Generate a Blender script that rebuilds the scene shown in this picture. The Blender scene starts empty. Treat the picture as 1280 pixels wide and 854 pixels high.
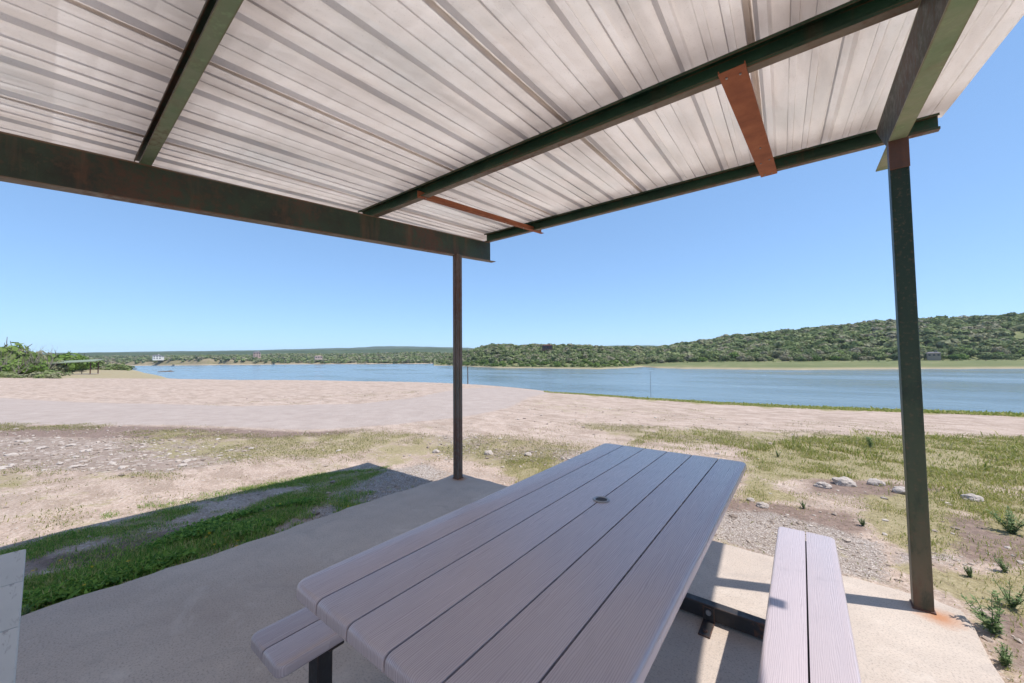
import bpy, bmesh, math, random
import numpy as np
from mathutils import Vector, Matrix

# ---------------------------------------------------------------- camera, sky, sun, exposure
C = bpy.context.scene.collection
scene = bpy.context.scene
R = math.radians
CAM_H = 1.5876
FOC, PITCH, ROLL, YAW = 471.114, 2.5014, -0.5274, 38.7506
cam_data = bpy.data.cameras.new('camera')
cam = bpy.data.objects.new('camera', cam_data); C.objects.link(cam)
cam_data.sensor_width = 36.0; cam_data.lens = 36.0*FOC/1280.0
cam_data.clip_start = 0.05; cam_data.clip_end = 20000
_y, _p, _r = R(YAW), R(PITCH), R(ROLL)
fwd = Vector((-math.sin(_y)*math.cos(_p), math.cos(_y)*math.cos(_p), math.sin(_p)))
rgt = Vector((math.cos(_y), math.sin(_y), 0)); upv = rgt.cross(fwd)
r2 = rgt*math.cos(_r)+upv*math.sin(_r); u2 = -rgt*math.sin(_r)+upv*math.cos(_r)
cam.matrix_world = Matrix(((r2.x,u2.x,-fwd.x,0),(r2.y,u2.y,-fwd.y,0),(r2.z,u2.z,-fwd.z,CAM_H),(0,0,0,1)))
scene.camera = cam

SUN = Vector((0.436, 0.196, 1.0)).normalized()
SUN_EL = math.asin(SUN.z); SUN_AZ = math.atan2(SUN.x, SUN.y)
world = bpy.data.worlds.new('World'); scene.world = world; world.use_nodes = True
wn = world.node_tree.nodes; wl = world.node_tree.links
sky = wn.new('ShaderNodeTexSky'); sky.sky_type = 'NISHITA'; sky.sun_disc = False
sky.sun_elevation = SUN_EL; sky.sun_rotation = SUN_AZ
sky.air_density = 0.85; sky.dust_density = 0.0; sky.ozone_density = 4.0; sky.altitude = 1500
# a clear, slightly compressed daylight sky
gm = wn.new('ShaderNodeGamma'); gm.inputs[1].default_value = 0.55; wl.new(sky.outputs[0], gm.inputs[0])
ml = wn.new('ShaderNodeVectorMath'); ml.operation = 'MULTIPLY'; ml.inputs[1].default_value = (1.30, 1.72, 2.15); wl.new(gm.outputs[0], ml.inputs[0])
wl.new(ml.outputs[0], wn['Background'].inputs[0]); wn['Background'].inputs[1].default_value = 0.095
sun_d = bpy.data.lights.new('sun', 'SUN'); sun_d.energy = 2.7; sun_d.angle = R(0.5); sun_d.color = (1.0, 0.955, 0.895)
sun_o = bpy.data.objects.new('sun', sun_d); C.objects.link(sun_o); sun_o.location = (20, 9, 46)
sun_o.rotation_euler = SUN.to_track_quat('Z', 'Y').to_euler()
vs = scene.view_settings
vs.view_transform = 'Standard'; vs.look = 'None'; vs.gamma = 1.0; vs.use_curve_mapping = False
vs.exposure = 1.06
scene.render.resolution_x = 1024; scene.render.resolution_y = 683
scene.cycles.max_bounces = 8; scene.cycles.diffuse_bounces = 5

rng = np.random.default_rng(7); random.seed(7)

# ---------------------------------------------------------------- helpers
def tag(o, label=None, cat=None, group=None, kind=None):
    if label: o['label'] = label
    if cat: o['category'] = cat
    if group: o['group'] = group
    if kind: o['kind'] = kind
    return o
def empty(name, loc=(0,0,0), rz=0.0):
    o = bpy.data.objects.new(name, None); C.objects.link(o); o.location = loc; o.rotation_euler = (0,0,rz)
    o.empty_display_size = 0.2
    return o
def link(name, me, mat=None, parent=None):
    o = bpy.data.objects.new(name, me); C.objects.link(o)
    if mat and not me.materials: me.materials.append(mat)
    if parent: o.parent = parent
    return o
def npmesh(name, V, F, smooth=False):
    """V (n,3) array, F list of (m,k) arrays of faces"""
    me = bpy.data.meshes.new(name)
    V = np.ascontiguousarray(V, dtype=np.float32)
    me.vertices.add(len(V)); me.vertices.foreach_set('co', V.ravel())
    Fs = [np.asarray(f, dtype=np.int32) for f in (F if isinstance(F, list) else [F]) if len(f)]
    idx = np.concatenate([f.ravel() for f in Fs]); tot = np.concatenate([np.full(len(f), f.shape[1], dtype=np.int32) for f in Fs])
    start = np.concatenate([[0], np.cumsum(tot)[:-1]]).astype(np.int32)
    me.loops.add(len(idx)); me.loops.foreach_set('vertex_index', idx)
    me.polygons.add(len(tot)); me.polygons.foreach_set('loop_start', start)
    me.polygons.foreach_set('use_smooth', np.full(len(tot), smooth, dtype=bool))
    me.update(calc_edges=True); me.validate()
    return me
def vattr(me, name, A):
    a = me.attributes.new(name, 'FLOAT_COLOR', 'POINT')
    A = np.asarray(A, dtype=np.float32)
    if A.ndim == 1: A = np.stack([A]*3, 1)
    if A.shape[1] == 3: A = np.concatenate([A, np.ones((len(A), 1), np.float32)], 1)
    a.data.foreach_set('color', np.ascontiguousarray(A).ravel())
def bm_obj(name, bm, mat, parent=None, smooth=False):
    me = bpy.data.meshes.new(name); bm.normal_update(); bm.to_mesh(me); bm.free()
    if smooth:
        for p in me.polygons: p.use_smooth = True
    return link(name, me, mat, parent)
def bx(bm, c, s, bevel=0.0, rz=0.0, seg=2, rot=None):
    """box centre c, full size s"""
    r = bmesh.ops.create_cube(bm, size=1.0)
    vs_ = r['verts']
    bmesh.ops.scale(bm, vec=s, verts=vs_)
    if bevel:
        es = list({e for v in vs_ for e in v.link_edges})
        rr = bmesh.ops.bevel(bm, geom=es, offset=bevel, segments=seg, affect='EDGES', profile=0.5)
        vs_ = list({v for f in rr['faces'] for v in f.verts} | {v for v in vs_ if v.is_valid})
    m = Matrix.Translation(c) @ (rot if rot is not None else Matrix.Rotation(rz, 4, 'Z'))
    bmesh.ops.transform(bm, matrix=m, verts=vs_)
def cyl(bm, p0, p1, r0, r1=None, n=12, caps=True):
    p0 = Vector(p0); p1 = Vector(p1); d = p1-p0; L = d.length
    r = bmesh.ops.create_cone(bm, cap_ends=caps, segments=n, radius1=r0, radius2=r0 if r1 is None else r1, depth=L)
    m = Matrix.Translation((p0+p1)/2) @ d.to_track_quat('Z', 'Y').to_matrix().to_4x4()
    bmesh.ops.transform(bm, matrix=m, verts=r['verts'])
def extrude_profile(bm, prof, A, B, closed=True):
    """prof: list of points (3-vectors) offsets; swept from A to B"""
    A = Vector(A); B = Vector(B)
    va = [bm.verts.new(A+Vector(q)) for q in prof]; vb = [bm.verts.new(B+Vector(q)) for q in prof]
    n = len(prof)
    for i in range(n if closed else n-1):
        j = (i+1) % n
        bm.faces.new((va[i], va[j], vb[j], vb[i]))
    if closed:
        bm.faces.new(va[::-1]); bm.faces.new(vb)
def inpoly_sd(x, y, poly):
    """signed distance (positive inside) to polygon"""
    P = np.asarray(poly, float); n = len(P)
    d = np.full(x.shape, 1e9); ins = np.zeros(x.shape, bool)
    for i in range(n):
        a = P[i]; b = P[(i+1) % n]; e = b-a
        L = (e*e).sum()+1e-9
        t = np.clip(((x-a[0])*e[0]+(y-a[1])*e[1])/L, 0, 1)
        d = np.minimum(d, np.hypot(x-a[0]-t*e[0], y-a[1]-t*e[1]))
        c = (a[1] > y) != (b[1] > y)
        xi = a[0]+(y-a[1])/(e[1] if abs(e[1]) > 1e-9 else 1e-9)*e[0]
        ins ^= c & (x < xi)
    return np.where(ins, d, -d)
def sstep(a, b, x):
    t = np.clip((x-a)/(b-a), 0, 1); return t*t*(3-2*t)

# ---------------------------------------------------------------- materials
class M:
    """small node-building helper"""
    def __init__(s, name, rough=0.8, spec=0.3, metal=0.0):
        s.m = bpy.data.materials.new(name); s.m.use_nodes = True; s.t = s.m.node_tree
        s.n = s.t.nodes; s.b = s.n['Principled BSDF']
        s.b.inputs['Roughness'].default_value = rough; s.b.inputs['Specular IOR Level'].default_value = spec
        s.b.inputs['Metallic'].default_value = metal
        s.co = s.n.new('ShaderNodeTexCoord')
    def L(s, a, b): s.t.links.new(a, b)
    def mapping(s, scale=(1,1,1), rot=(0,0,0), src='Object'):
        mp = s.n.new('ShaderNodeMapping'); mp.inputs['Scale'].default_value = scale; mp.inputs['Rotation'].default_value = rot
        s.L(s.co.outputs[src], mp.inputs['Vector']); return mp.outputs[0]
    def noise(s, scale, detail=4, rough=0.55, vec=None, dist=0.0):
        x = s.n.new('ShaderNodeTexNoise'); x.inputs['Scale'].default_value = scale; x.inputs['Detail'].default_value = detail
        x.inputs['Roughness'].default_value = rough; x.inputs['Distortion'].default_value = dist
        s.L(vec if vec is not None else s.co.outputs['Object'], x.inputs['Vector']); return x.outputs['Fac']
    def voro(s, scale, vec=None, feature='F1', out='Distance', rnd=1.0):
        x = s.n.new('ShaderNodeTexVoronoi'); x.feature = feature; x.inputs['Scale'].default_value = scale; x.inputs['Randomness'].default_value = rnd
        s.L(vec if vec is not None else s.co.outputs['Object'], x.inputs['Vector']); return x.outputs[out]
    def ramp(s, fac, stops, interp='LINEAR'):
        r = s.n.new('ShaderNodeValToRGB'); r.color_ramp.interpolation = interp
        el = r.color_ramp.elements
        while len(el) < len(stops): el.new(0.5)
        for e, (p, c) in zip(el, stops):
            e.position = p; e.color = (*c, 1) if isinstance(c, tuple) else (c, c, c, 1)
        s.L(fac, r.inputs[0]); return r.outputs[0]
    def mix(s, fac, a, b, mode='MIX'):
        x = s.n.new('ShaderNodeMix'); x.data_type = 'RGBA'; x.blend_type = mode
        for ix, v in ((0, fac), (6, a), (7, b)):
            sock = x.inputs[ix]
            if isinstance(v, (int, float)): sock.default_value = v if ix == 0 else (v, v, v, 1)
            elif isinstance(v, tuple): sock.default_value = (*v, 1)
            else: s.L(v, sock)
        return x.outputs[2]
    def math(s, op, a, b=0.0, clamp=False):
        x = s.n.new('ShaderNodeMath'); x.operation = op; x.use_clamp = clamp
        for sock, v in zip(x.inputs, (a, b)):
            if isinstance(v, (int, float)): sock.default_value = v
            else: s.L(v, sock)
        return x.outputs[0]
    def attr(s, name):
        x = s.n.new('ShaderNodeAttribute'); x.attribute_name = name; return x
    def sep(s, c):
        x = s.n.new('ShaderNodeSeparateColor'); s.L(c, x.inputs[0]); return x.outputs
    def bump(s, h, strength=0.5, dist=0.01, prev=None):
        x = s.n.new('ShaderNodeBump'); x.inputs['Strength'].default_value = strength; x.inputs['Distance'].default_value = dist
        s.L(h, x.inputs['Height'])
        if prev is not None: s.L(prev, x.inputs['Normal'])
        return x.outputs[0]
    def color(s, c):
        if isinstance(c, tuple): s.b.inputs['Base Color'].default_value = (*c, 1)
        else: s.L(c, s.b.inputs['Base Color'])
        return s
    def normal(s, n): s.L(n, s.b.inputs['Normal']); return s
    def rough(s, r): s.L(r, s.b.inputs['Roughness']); return s

def mat_concrete():
    k = M('concrete', 0.85, 0.3)
    big = k.noise(0.9, 6, 0.6); mid = k.noise(7, 6, 0.65); fine = k.noise(95, 4, 0.7); sp = k.voro(120)
    c = k.ramp(big, [(0.3, (0.43,0.35,0.29)), (0.5, (0.50,0.42,0.355)), (0.72, (0.57,0.485,0.41))])
    c = k.mix(k.ramp(mid, [(0.4, 0.0), (0.75, 0.35)]), c, (0.36,0.31,0.27))
    c = k.mix(k.ramp(fine, [(0.5, 0.0), (0.66, 0.6)]), c, (0.22,0.19,0.17))
    c = k.mix(k.ramp(sp, [(0.0, 0.55), (0.22, 0.0)]), c, (0.58,0.53,0.49))
    bl = k.noise(2.1, 5, 0.7, None, 0.8); c = k.mix(k.ramp(bl, [(0.56, 0.0), (0.70, 0.4)]), c, (0.66,0.59,0.52)); c = k.mix(k.ramp(bl, [(0.30, 0.35), (0.42, 0.0)]), c, (0.30,0.26,0.235))
    # rust bleeding out from the foot of the two posts
    vm = k.n.new('ShaderNodeVectorMath'); vm.operation = 'DISTANCE'; k.L(k.co.outputs['Object'], vm.inputs[0]); vm.inputs[1].default_value = (0.53,3.44,0)
    vm2 = k.n.new('ShaderNodeVectorMath'); vm2.operation = 'DISTANCE'; k.L(k.co.outputs['Object'], vm2.inputs[0]); vm2.inputs[1].default_value = (-3.72,3.5,0)
    d = k.math('MINIMUM', vm.outputs['Value'], vm2.outputs['Value'])
    d = k.math('ADD', d, k.math('MULTIPLY', k.math('SUBTRACT', mid, 0.5), 0.16))
    c = k.mix(k.ramp(d, [(0.02, 0.85), (0.13, 0.0)]), c, (0.40,0.17,0.07))
    k.color(c)
    k.normal(k.bump(fine, 0.5, 0.004, k.bump(mid, 0.3, 0.008)))
    return k.m
def mat_steel(name, base, green, rustamt=0.5, rustc=(0.13,0.05,0.025)):
    k = M(name, 0.55, 0.45)
    v = k.mapping((1,1,1))
    a = k.noise(3.0, 6, 0.6, v); b = k.noise(22, 6, 0.7, v); cc = k.noise(1.1, 3, 0.5, v)
    c = k.mix(k.ramp(a, [(0.35, 0.0), (0.62, 1.0)]), base, green)
    c = k.mix(k.ramp(b, [(0.55, 0.0), (0.75, 0.5)]), c, tuple(x*1.9+0.02 for x in green))
    r = k.math('ADD', k.math('MULTIPLY', b, 0.5), k.math('MULTIPLY', cc, 0.5))
    c = k.mix(k.ramp(r, [(0.60-0.16*rustamt, 0.0), (0.68-0.12*rustamt, 0.9)]), c, rustc)
    bv = k.n.new('ShaderNodeBevel'); bv.samples = 4; bv.inputs['Radius'].default_value = 0.012
    ge = k.n.new('ShaderNodeNewGeometry'); dt = k.n.new('ShaderNodeVectorMath'); dt.operation = 'DOT_PRODUCT'
    k.L(bv.outputs[0], dt.inputs[0]); k.L(ge.outputs['Normal'], dt.inputs[1])
    ed = k.math('MULTIPLY', k.ramp(dt.outputs['Value'], [(0.80, 1.0), (0.985, 0.0)]), k.ramp(a, [(0.38, 0.0), (0.55, 1.0)]))
    c = k.mix(k.math('MULTIPLY', ed, 0.8), c, (0.20,0.085,0.04))
    st = k.noise(1.0, 5, 0.65, k.mapping((5, 5, 0.6))); c = k.mix(k.ramp(st, [(0.56, 0.0), (0.68, 0.45*min(1, rustamt*1.6))]), c, (0.15,0.07,0.04))
    k.color(c); k.rough(k.ramp(b, [(0.3, 0.42), (0.7, 0.8)]))
    k.normal(k.bump(b, 0.25, 0.003))
    return k.m
def mat_redoxide():
    k = M('red_oxide_paint', 0.7, 0.3)
    a = k.noise(6, 5, 0.6); b = k.noise(60, 4, 0.6)
    c = k.ramp(a, [(0.3, (0.25,0.085,0.045)), (0.55, (0.36,0.125,0.06)), (0.75, (0.42,0.17,0.085))])
    c = k.mix(k.ramp(b, [(0.62, 0.0), (0.75, 0.5)]), c, (0.10,0.04,0.03))
    k.color(c); k.normal(k.bump(b, 0.2, 0.002)); return k.m
def mat_sheet():
    k = M('galvanised_sheet', 0.5, 0.4, 0.0)
    v = k.mapping((1.0, 0.12, 1.0))
    a = k.noise(5.0, 5, 0.6, v); b = k.noise(70, 3, 0.7); d = k.noise(1.3, 4, 0.55)
    c = k.ramp(a, [(0.3, (0.66,0.60,0.55)), (0.5, (0.785,0.72,0.665)), (0.72, (0.85,0.79,0.735))])
    c = k.mix(k.ramp(b, [(0.60, 0.0), (0.72, 0.4)]), c, (0.55,0.49,0.44))
    c = k.mix(k.ramp(d, [(0.50, 0.0), (0.70, 0.3)]), c, (0.60,0.60,0.57))
    # grime washed in along the purlin lines
    sp = k.n.new('ShaderNodeSeparateXYZ'); k.L(k.co.outputs['Object'], sp.inputs[0])
    yy = k.math('ADD', sp.outputs[1], k.math('MULTIPLY', k.math('SUBTRACT', k.noise(9, 4, 0.6), 0.5), 0.22))
    dm = k.math('MINIMUM', k.math('ABSOLUTE', k.math('SUBTRACT', yy, 2.33)), k.math('MINIMUM', k.math('ABSOLUTE', k.math('SUBTRACT', yy, 0.42)), k.math('ABSOLUTE', k.math('SUBTRACT', yy, 4.2))))
    c = k.mix(k.ramp(dm, [(0.02, 0.45), (0.34, 0.0)]), c, (0.40,0.33,0.29))
    c = k.mix(k.ramp(k.noise(190, 2, 0.7), [(0.66, 0.0), (0.72, 0.6)]), c, (0.33,0.28,0.24))
    # grime gathered on the purlin lines (dust blown in where sheets are screwed down)
    k.color(c); k.rough(k.ramp(d, [(0.3, 0.38), (0.7, 0.6)])); k.b.inputs['Metallic'].default_value = 0.15
    k.normal(k.bump(d, 0.3, 0.01))
    return k.m
def mat_plank(name, c0, c1):
    k = M(name, 0.36, 0.9)
    oi = k.n.new('ShaderNodeObjectInfo')
    mp = k.n.new('ShaderNodeMapping'); mp.inputs['Scale'].default_value = (55, 4.0, 1.2)
    k.L(k.co.outputs['Object'], mp.inputs['Vector'])
    cx = k.n.new('ShaderNodeCombineXYZ'); k.L(k.math('MULTIPLY', oi.outputs['Random'], 37.0), cx.inputs[1]); k.L(cx.outputs[0], mp.inputs['Location'])
    w = k.n.new('ShaderNodeTexWave'); w.wave_type = 'BANDS'; w.bands_direction = 'X'; w.inputs['Scale'].default_value = 1.1
    w.inputs['Distortion'].default_value = 14; w.inputs['Detail'].default_value = 3; w.inputs['Detail Scale'].default_value = 0.55
    k.L(mp.outputs[0], w.inputs['Vector'])
    v2 = k.mapping((160, 7, 8)); fib = k.noise(1.0, 3, 0.6, v2)
    big = k.noise(3.0, 4, 0.6)
    g = k.math('ADD', k.math('MULTIPLY', w.outputs['Fac'], 0.5), k.math('MULTIPLY', fib, 0.5))
    c = k.mix(k.ramp(g, [(0.0, 0.0), (1.0, 1.0)]), c0, c1)
    c = k.mix(k.ramp(big, [(0.4, 0.0), (0.8, 0.25)]), c, tuple(x*1.15 for x in c1))
    c = k.mix(1.0, c, k.ramp(oi.outputs['Random'], [(0.0, 0.92), (1.0, 1.06)]), 'MULTIPLY')
    dirt = k.noise(4.5, 6, 0.7); c = k.mix(k.ramp(dirt, [(0.58, 0.0), (0.75, 0.35)]), c, (0.22,0.19,0.19))
    spk = k.noise(130, 2, 0.6)
    c = k.mix(k.ramp(spk, [(0.68, 0.0), (0.74, 0.35)]), c, tuple(x*0.6 for x in c0))
    k.color(c); k.rough(k.ramp(g, [(0.3, 0.24), (0.8, 0.34)]))
    k.normal(k.bump(g, 0.06, 0.0012))
    return k.m
def mat_whitewood():
    k = M('worn_white_paint', 0.7, 0.3)
    v = k.mapping((9, 0.9, 6)); a = k.noise(2.0, 6, 0.75, v, 0.5); b = k.noise(2.2, 4, 0.6)
    f = k.math('MULTIPLY', k.ramp(a, [(0.62, 0.0), (0.67, 1.0)]), k.ramp(b, [(0.45, 0.0), (0.6, 1.0)]))
    c = k.mix(k.ramp(b, [(0.3, 0.0), (0.8, 1.0)]), (0.43,0.455,0.46), (0.56,0.58,0.575))
    s2 = k.noise(1.0, 4, 0.7, k.mapping((9, 70, 6)), 0.4); c = k.mix(k.math('MULTIPLY', k.ramp(s2, [(0.58, 0.0), (0.66, 0.8)]), k.ramp(b, [(0.4, 0.0), (0.6, 1.0)])), c, (0.25,0.25,0.26))
    k.color(k.mix(f, c, (0.20,0.19,0.18))); k.normal(k.bump(a, 0.25, 0.003)); return k.m
def mat_flat(name, c, rough=0.7, spec=0.3, metal=0.0, var=0.25, scale=8):
    k = M(name, rough, spec, metal); a = k.noise(scale, 5, 0.6)
    k.color(k.mix(k.ramp(a, [(0.3, 0.0), (0.7, 1.0)]), tuple(x*(1-var) for x in c), tuple(min(1, x*(1+var)) for x in c)))
    return k.m
def add_translucency(k, col, w=0.35):
    t = k.n.new('ShaderNodeBsdfTranslucent'); k.L(col, t.inputs['Color'])
    mx = k.n.new('ShaderNodeMixShader'); mx.inputs[0].default_value = w
    k.L(k.b.outputs[0], mx.inputs[1]); k.L(t.outputs[0], mx.inputs[2])
    k.L(mx.outputs[0], k.n['Material Output'].inputs['Surface'])
def mat_foliage(name, stops, rnd='object', trans=0.12):
    k = M(name, 0.75, 0.15)
    if rnd == 'object':
        oi = k.n.new('ShaderNodeObjectInfo'); f = oi.outputs['Random']
    else:
        f = k.sep(k.attr('tint').outputs['Color'])[0]
    a = k.noise(1.2, 3, 0.6)
    f2 = k.math('ADD', k.math('MULTIPLY', f, 0.8), k.math('MULTIPLY', a, 0.2))
    c = k.ramp(f2, stops)
    lv = k.sep(k.attr('leaf').outputs['Color'])[0]
    c = k.mix(k.ramp(lv, [(0.0, 0.0), (1.0, 0.3)]), c, (0.24,0.27,0.13))
    k.color(c)
    add_translucency(k, c, 0.3)
    return k.m
def mat_grass(name, a, b, dry):
    k = M(name, 0.6, 0.2)
    t = k.sep(k.attr('tint').outputs['Color'])
    c = k.mix(t[0], a, b); c = k.mix(k.ramp(t[1], [(0.55, 0.0), (0.9, 1.0)]), c, dry)
    k.color(c); add_translucency(k, c, 0.45); return k.m
MAT = {}
MAT['concrete'] = mat_concrete()
MAT['steel_dark'] = mat_steel('weathered_shaded_green_steel', (0.022,0.026,0.018), (0.030,0.056,0.034), 0.75, (0.085,0.045,0.03))  # weathered beam steel; on the nearest purlin its dark tone paints inner shade
MAT['steel_web'] = mat_steel('stained_dark_steel', (0.036,0.026,0.018), (0.022,0.030,0.016), 0.8, (0.085,0.04,0.025))
MAT['steel_flange'] = mat_steel('faded_green_flange', (0.30,0.32,0.21), (0.19,0.27,0.15), 0.25, (0.16,0.08,0.05))
MAT['steel_tan'] = mat_steel('tan_weathered_flange', (0.24,0.20,0.16), (0.15,0.12,0.085), 0.6, (0.13,0.06,0.04))
MAT['steel_green'] = mat_steel('green_painted_steel', (0.010,0.040,0.022), (0.018,0.070,0.036), 0.35, (0.06,0.045,0.03))
MAT['steel_light'] = mat_steel('faded_green_steel', (0.10,0.12,0.075), (0.09,0.125,0.08), 0.35)
MAT['steel_brown'] = mat_steel('brown_steel', (0.15,0.115,0.095), (0.10,0.10,0.085), 0.5, (0.11,0.06,0.045))
MAT['steel_frame'] = mat_steel('dark_bronze_steel', (0.018,0.016,0.017), (0.024,0.022,0.024), 0.0)
MAT['rust'] = mat_steel('rusty_steel', (0.10,0.045,0.035), (0.07,0.04,0.035), 0.8)
MAT['oxide'] = mat_redoxide()
MAT['sheet'] = mat_sheet()
MAT['plank'] = mat_plank('recycled_plank', (0.39,0.33,0.345), (0.455,0.39,0.405))
MAT['white'] = mat_whitewood()
MAT['zinc'] = mat_flat('zinc_ring', (0.33,0.33,0.34), 0.4, 0.5, 0.6)
MAT['rock'] = mat_flat('limestone', (0.44,0.38,0.335), 0.9, 0.2, 0, 0.3, 14)
MAT['bark'] = mat_flat('bark', (0.13,0.105,0.085), 0.9, 0.1)

CREST=np.array([(-180,120,-.3),(-125,120,-.37),(-102.1,115.9,-.37),(-92.3,84.2,-.48),(-86.5,74.4,-.65),(-81.1,64.9,-.67),(-74.5,56.7,-.77),(-60.7,43.1,-.71),(-43.6,30.1,-.51),(-32.8,24.1,-.58),(-20.2,21.1,-.56),(-10.1,20.5,-.61),(-1.6,20.1,-.56),(5.3,20.9,-.58),(14.6,23.5,-.69),(22.3,26.8,-.93),(30.5,36.7,-1.4),(60,60,-1.8),(90,80,-1.5),(180,120,-.3)])
SHORE=np.array([(-180,4000),(-90,4000),(-85,1200),(-84,440),(-83,300),(-81.1,196),(-74.5,120),(-60.7,98),(-43.6,76),(-32.8,58),(-20,50),(-10,48),(-1.6,48),(5.3,50),(14.6,54),(22,60),(30,80),(60,150),(80,4000),(180,4000)])
def ground_z(x,y):
    x=np.asarray(x,float);y=np.asarray(y,float)
    R=np.hypot(x,y);az=np.degrees(np.arctan2(x,y))
    Rc=np.interp(az,CREST[:,0],CREST[:,1]);zc=np.interp(az,CREST[:,0],CREST[:,2]);Rs=np.interp(az,SHORE[:,0],SHORE[:,1])
    # level of the gravel beside the slab: drops at the left far corner
    d=np.clip((-x-2.2)/2.2,0,1)*np.clip((y-.2)/3.2,0,1)*np.clip((9-y)/5,0,1)*np.clip((12+x)/6,0,1)
    z0=-.045-.19*d
    t=np.clip((R-5.)/(Rc-5.),0,1)
    z=z0*(1-t)+zc*t
    w=np.clip((R-7)/8,0,1)*(1-np.clip((R-Rc+4)/4,0,1))
    z=z+w*.05*(np.sin(x*.31+1.3*np.sin(y*.22))+np.sin(y*.37+x*.11))*.5
    k=(zc+5.0)/(Rs-Rc)
    s=np.maximum(R-Rc,0)
    z=np.where(R>Rc,np.maximum(zc-k*s,-9.0),z)
    return z
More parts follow.
